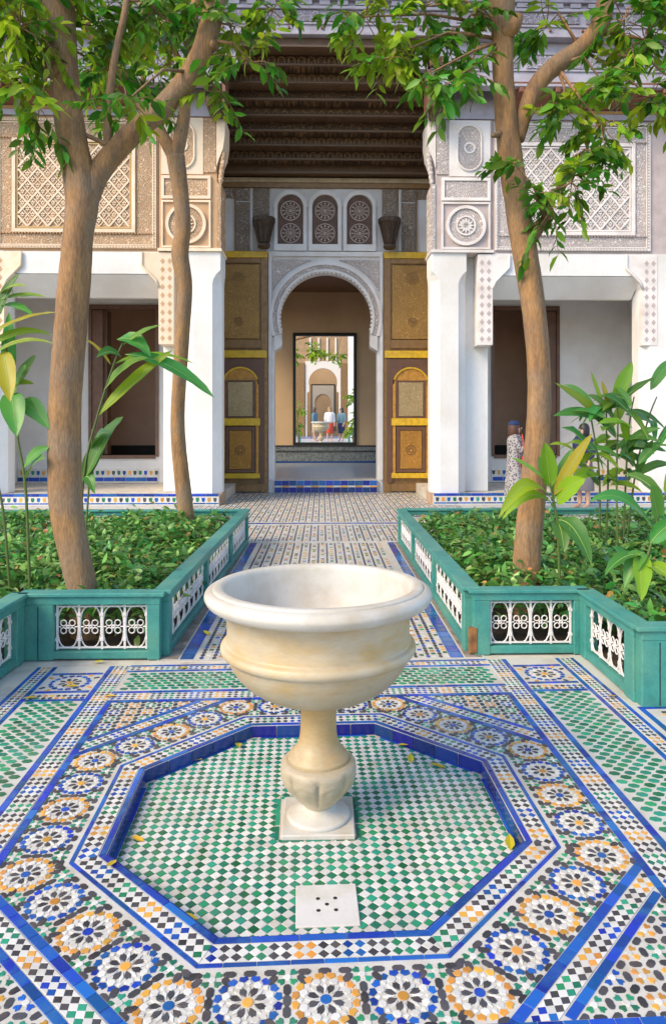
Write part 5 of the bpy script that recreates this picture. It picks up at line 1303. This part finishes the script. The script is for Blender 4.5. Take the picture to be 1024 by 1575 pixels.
# ------------------------------------------------------------------ people
SKIN = mat('skin', (.52,.30,.21), .5, 0); 
def person(label, loc, rz, H, hair_col, parts, pose='stand', arm_up=False):
    T = thing('person', label, 'person', loc, rz); k = H/1.7
    J = dict(pel=(0,0,.92),sp=(0,.01,1.12),ch=(0,.0,1.32),nk=(0,.0,1.45),hd0=(0,-.02,1.52),hd1=(0,-.02,1.62))
    vv = [J['pel'],J['sp'],J['ch'],J['nk'],J['hd0'],J['hd1']]; rr = [(.15,.11),(.125,.09),(.15,.10),(.055,.055),(.075,.085),(.078,.092)]
    ee = [(0,1),(1,2),(2,3),(3,4),(4,5)]
    def chain(root, pts, rs):
        p = root
        for q, r in zip(pts, rs): vv.append(q); rr.append(r); ee.append((p, len(vv)-1)); p = len(vv)-1
        return p
    for s in (-1, 1):
        chain(0, [(s*.09,0,.86),(s*.10,-.01,.50),(s*.10,.02,.10),(s*.10,-.04,.035),(s*.11,-.15,.025)], [(.095,.1),(.06,.062),(.038,.04),(.04,.04),(.035,.022)])
        if arm_up and s > 0: hp = [(s*.17,0,1.38),(s*.22,-.12,1.14),(s*.12,-.26,1.40),(s*.08,-.27,1.50)]
        elif arm_up: hp = [(s*.17,0,1.38),(s*.22,-.10,1.14),(s*.10,-.27,1.34),(s*.04,-.27,1.45)]
        else: hp = [(s*.17,0,1.38),(s*.22,.02,1.12),(s*.21,-.10,.90),(s*.20,-.13,.82)]
        e = chain(2, hp, [(.055,.055),(.042,.042),(.030,.030),(.032,.024)])
        hx = Vector(hp[-1]); dr = (Vector(hp[-1])-Vector(hp[-2])).normalized()
        for f_ in range(4): chain(e, [tuple(hx+dr*.05+Vector((.014*(f_-1.5),0,0))), tuple(hx+dr*(.085-.008*abs(f_-1.5))+Vector((.015*(f_-1.5),-.012,0)))], [(.010,.010),(.008,.008)])
        chain(e, [tuple(hx+dr*.02+Vector((-s*.032,-.01,0))), tuple(hx+dr*.05+Vector((-s*.042,-.02,0)))], [(.011,.011),(.008,.008)])
    me = bpy.data.meshes.new('body'); me.from_pydata([tuple(c*k for c in v) for v in vv], ee, []); me.materials.append(SKIN)
    o = link('body', me, T); sk = o.modifiers.new('skin', 'SKIN'); sk.use_smooth_shade = True
    for i, r in enumerate(rr): me.skin_vertices[0].data[i].radius = (r[0]*k, r[1]*k)
    me.skin_vertices[0].data[0].use_root = True
    sb = o.modifiers.new('sub', 'SUBSURF'); sb.levels = 1; sb.render_levels = 1
    # face
    m = MB(); m.tube([(0,-.108*k,1.60*k),(0,-.128*k,1.565*k),(0,-.108*k,1.555*k)], [.008*k,.014*k,.008*k], 6); m.build('nose', SKIN, T, True)
    for s in (-1, 1):
        m = MB(); m.lathe([(.001,-.008),(.010,-.005),(.012,0),(.010,.005),(.001,.008)], 8, (s*.03*k,-.108*k,1.60*k)); m.build('eye', HOLE, T, True)
        m = MB(); m.lathe([(.001,-.02),(.012,-.01),(.016,.01),(.001,.025)], 8, (s*.082*k,-.01*k,1.585*k)); m.build('ear', SKIN, T, True)
    m = MB(); m.box(-.022*k,.022*k,-.113*k,-.10*k,1.528*k,1.536*k); m.build('mouth', mat('lips', (.40,.14,.12), .5, 0), T)
    hm = mat('hair_%d' % int(hair_col[0]*1000), hair_col, .5, 0, col2=tuple(c*.6 for c in hair_col), nscale=60)
    m = MB(); pts = []
    m.lathe([(.001,1.715*k),(.05*k,1.705*k),(.088*k,1.67*k),(.104*k,1.62*k),(.108*k,1.55*k),(.105*k,1.46*k),(.075*k,1.40*k),(.001,1.40*k)], 16, (0,.025*k,0)); m.build('hair', hm, T, True)
    for nm, prof, mm, sy in parts:
        m = MB(); m.lathe([(r*k, z*k) for r, z in prof], 24, fn=lambda th, r, z: 1+.04*math.sin(th*7+z*3)); m.v = [(x, y_*sy, z) for x, y_, z in m.v]; m.build(nm, mm, T, True)
    return T, k
def sleeve(T, k, s, arm_up, mm):
    if arm_up: p = [(s*.12,0,1.40),(s*.19,-.02,1.34),(s*.225,-.12,1.13),(s*.15,-.22,1.30)]
    else: p = [(s*.12,0,1.40),(s*.19,0,1.34),(s*.225,.02,1.12),(s*.213,-.07,.96)]
    m = MB(); m.tube([tuple(c*k for c in q) for q in p], [.075*k,.07*k,.056*k,.045*k], 10); m.build('sleeve', mm, T, True)
# dotted white coat
DOT = bpy.data.materials.new('dotted_cloth'); DOT.use_nodes = True; n = DOT.node_tree.nodes; lk = DOT.node_tree.links
tc = n.new('ShaderNodeTexCoord'); vo = n.new('ShaderNodeTexVoronoi'); vo.inputs['Scale'].default_value = 26; lk.new(tc.outputs['Object'], vo.inputs['Vector'])
rp = n.new('ShaderNodeMapRange'); rp.inputs[1].default_value = .36; rp.inputs[2].default_value = .46; lk.new(vo.outputs[0], rp.inputs[0])
mx = n.new('ShaderNodeMix'); mx.data_type = 'RGBA'; mx.inputs[6].default_value = (.08,.07,.09,1); mx.inputs[7].default_value = (.40,.37,.36,1); lk.new(rp.outputs[0], mx.inputs[0]); lk.new(mx.outputs[2], n['Principled BSDF'].inputs['Base Color']); n['Principled BSDF'].inputs['Roughness'].default_value = .9
NAVY = mat('navy_cloth', (.02,.03,.09), .9, 0); GREYC = mat('grey_cloth', (.17,.16,.18), .9, 0); WHT = mat('white_cloth', (.75,.72,.70), .9, 0); REDC = mat('red_cloth', (.55,.06,.03), .8, 0); TEALC = mat('grey_blue_cloth', (.12,.22,.28), .9, 0); TANC = mat('tan_cloth', (.42,.32,.22), .9, 0)
q = at(792, 700, 13.1)
T, k = person('person in a dotted white coat raising a camera beside the right tree trunk', (q.x, 13.1, 0), R(70), 1.66, (.11,.045,.025),
   [('coat', [(.085,1.45),(.17,1.41),(.21,1.34),(.20,1.15),(.21,.95),(.25,.60),(.28,.30),(.275,.29)], DOT, .72)], arm_up=True)
for s in (-1, 1): sleeve(T, k, s, True, DOT)
m = MB(); m.lathe([(.110*k,1.635*k),(.112*k,1.655*k),(.098*k,1.69*k),(.055*k,1.716*k)], 16, (0,.02,0)); m.build('blue_headscarf', mat('blue_scarf', (.012,.03,.11), .8, .0), T, True)
t = thing('shoulder_bag', 'red shoulder bag on the hip of the person in the dotted coat', 'bag', (q.x+.12, 12.88, .80), R(70))
m = MB(); m.box(-.11,.11,-.05,.05,0,.24,bv=.03); m.build('body', REDC, t); m = MB(); m.tube([(-.09,0,.22),(-.06,.02,.45),(.0,.05,.62),(.06,.02,.45),(.09,0,.22)], .012, 6); m.build('strap', REDC, t)
t = thing('camera', 'small dark camera held up by the person in the dotted coat', 'camera', (q.x+.29, 13.06, 1.50), R(70))
m = MB(); m.box(-.06,.06,-.025,.025,-.04,.04,bv=.008); m.build('body', HOLE, t); m = MB(); m.lathe([(.001,0),(.028,0),(.028,.05),(.001,.05)], 12); o = m.build('lens', HOLE, t); o.rotation_euler = (PI/2,0,0); o.location = (0,-.02,0)
q = at(897, 700, 13.5)
T, k = person('person in a navy top and grey skirt half hidden behind the right plants', (q.x, 13.5, 0), R(-60), 1.62, (.02,.018,.02),
   [('top', [(.085,1.45),(.16,1.41),(.20,1.34),(.185,1.15),(.19,.92),(.17,.90)], NAVY, .72), ('skirt', [(.15,.98),(.185,.93),(.21,.70),(.24,.36),(.23,.35)], GREYC, .75)])
for s in (-1, 1): sleeve(T, k, s, False, NAVY)
for (u, Y, rz, H, hc, lab, tm, bm_) in ((484, 36.0, 1.2, 1.72, (.10,.06,.04), 'far person in tan and grey blue left of the far basin', TEALC, TANC),
      (507, 35.2, .2, 1.74, (.35,.22,.08), 'far person in a white shirt with red behind the far basin', WHT, REDC), (525, 35.6, -.6, 1.70, (.05,.04,.04), 'far person in dark trousers beside the far shrub', TEALC, NAVY)):
    q = at(u, 640, Y)
    T, k = person(lab, (q.x, Y, CZ), rz, H, hc, [('shirt', [(.085,1.45),(.16,1.41),(.20,1.34),(.185,1.15),(.19,.92),(.17,.90)], tm, .72), ('trousers', [(.15,.98),(.185,.93),(.19,.70),(.17,.42),(.16,.41)], bm_, .75)])
    T['group'] = 'people seen through the opening'
    for s in (-1, 1): sleeve(T, k, s, False, tm)

# ------------------------------------------------------------------ fallen leaves
FALL = [(740,1283,0,'on the right rim'),]
fl_spec = [(160,1072,0,'large yellow leaf on the left tiles by the fence'),(122,1057,0,'small yellow leaf near the left corner square'),(290,1028,0,'yellow leaf at the foot of the left fence corner'),(143,1020,0,'yellow leaf under the near left fence panel'),(57,1073,0,'olive yellow leaf at the left fence'),
  (312,1170,-.06,'tan curled leaf at the back left pool edge'),(366,1144,-.06,'long yellow leaf at the back of the pool'),(610,1147,-.06,'brown yellow leaf at the back right of the pool'),(632,1176,-.06,'green yellow leaf on the right pool tiles'),(687,1184,-.06,'yellow leaf by the right back pool edge'),
  (222,1297,-.06,'small yellow leaf at the left of the pool'),(179,1325,0,'yellow leaf on the left pool rim'),(305,1417,-.06,'pale yellow leaf at the front left of the pool'),(785,1311,-.06,'small yellow leaf at the right corner of the pool'),(948,1072,0,'bright yellow leaf at the right fence corner'),(322,978,0,'yellow leaf beside the left walkway fence')]
for i, (u, v, z, lab) in enumerate(fl_spec):
    d = (EYE-z)*F_PX/(v-HZ); k_ = (u-CX)/F_PX; x = k_*d*CY+d*SY; y = -k_*d*SY+d*CY
    L_ = random.uniform(.065,.095); V, F0 = leaf_batch(np.zeros((1,3)), np.array([[1.,0,0]]), np.array([[0,0,1.]]), np.array([L_]), np.array([L_*.42]), .25, -.10)
    me = bpy.data.meshes.new('fallen_leaf'); me.from_pydata([tuple(p) for p in V], [], F0); me.materials.append(YLEAF); me.update()
    o = link('fallen_leaf', me, None, (x, y, z+.006)); o.rotation_euler = (random.uniform(-.1,.1), random.uniform(-.1,0), random.uniform(0, 6.28))
    tag(o, lab, 'leaf', 'fallen leaves on the tiles')
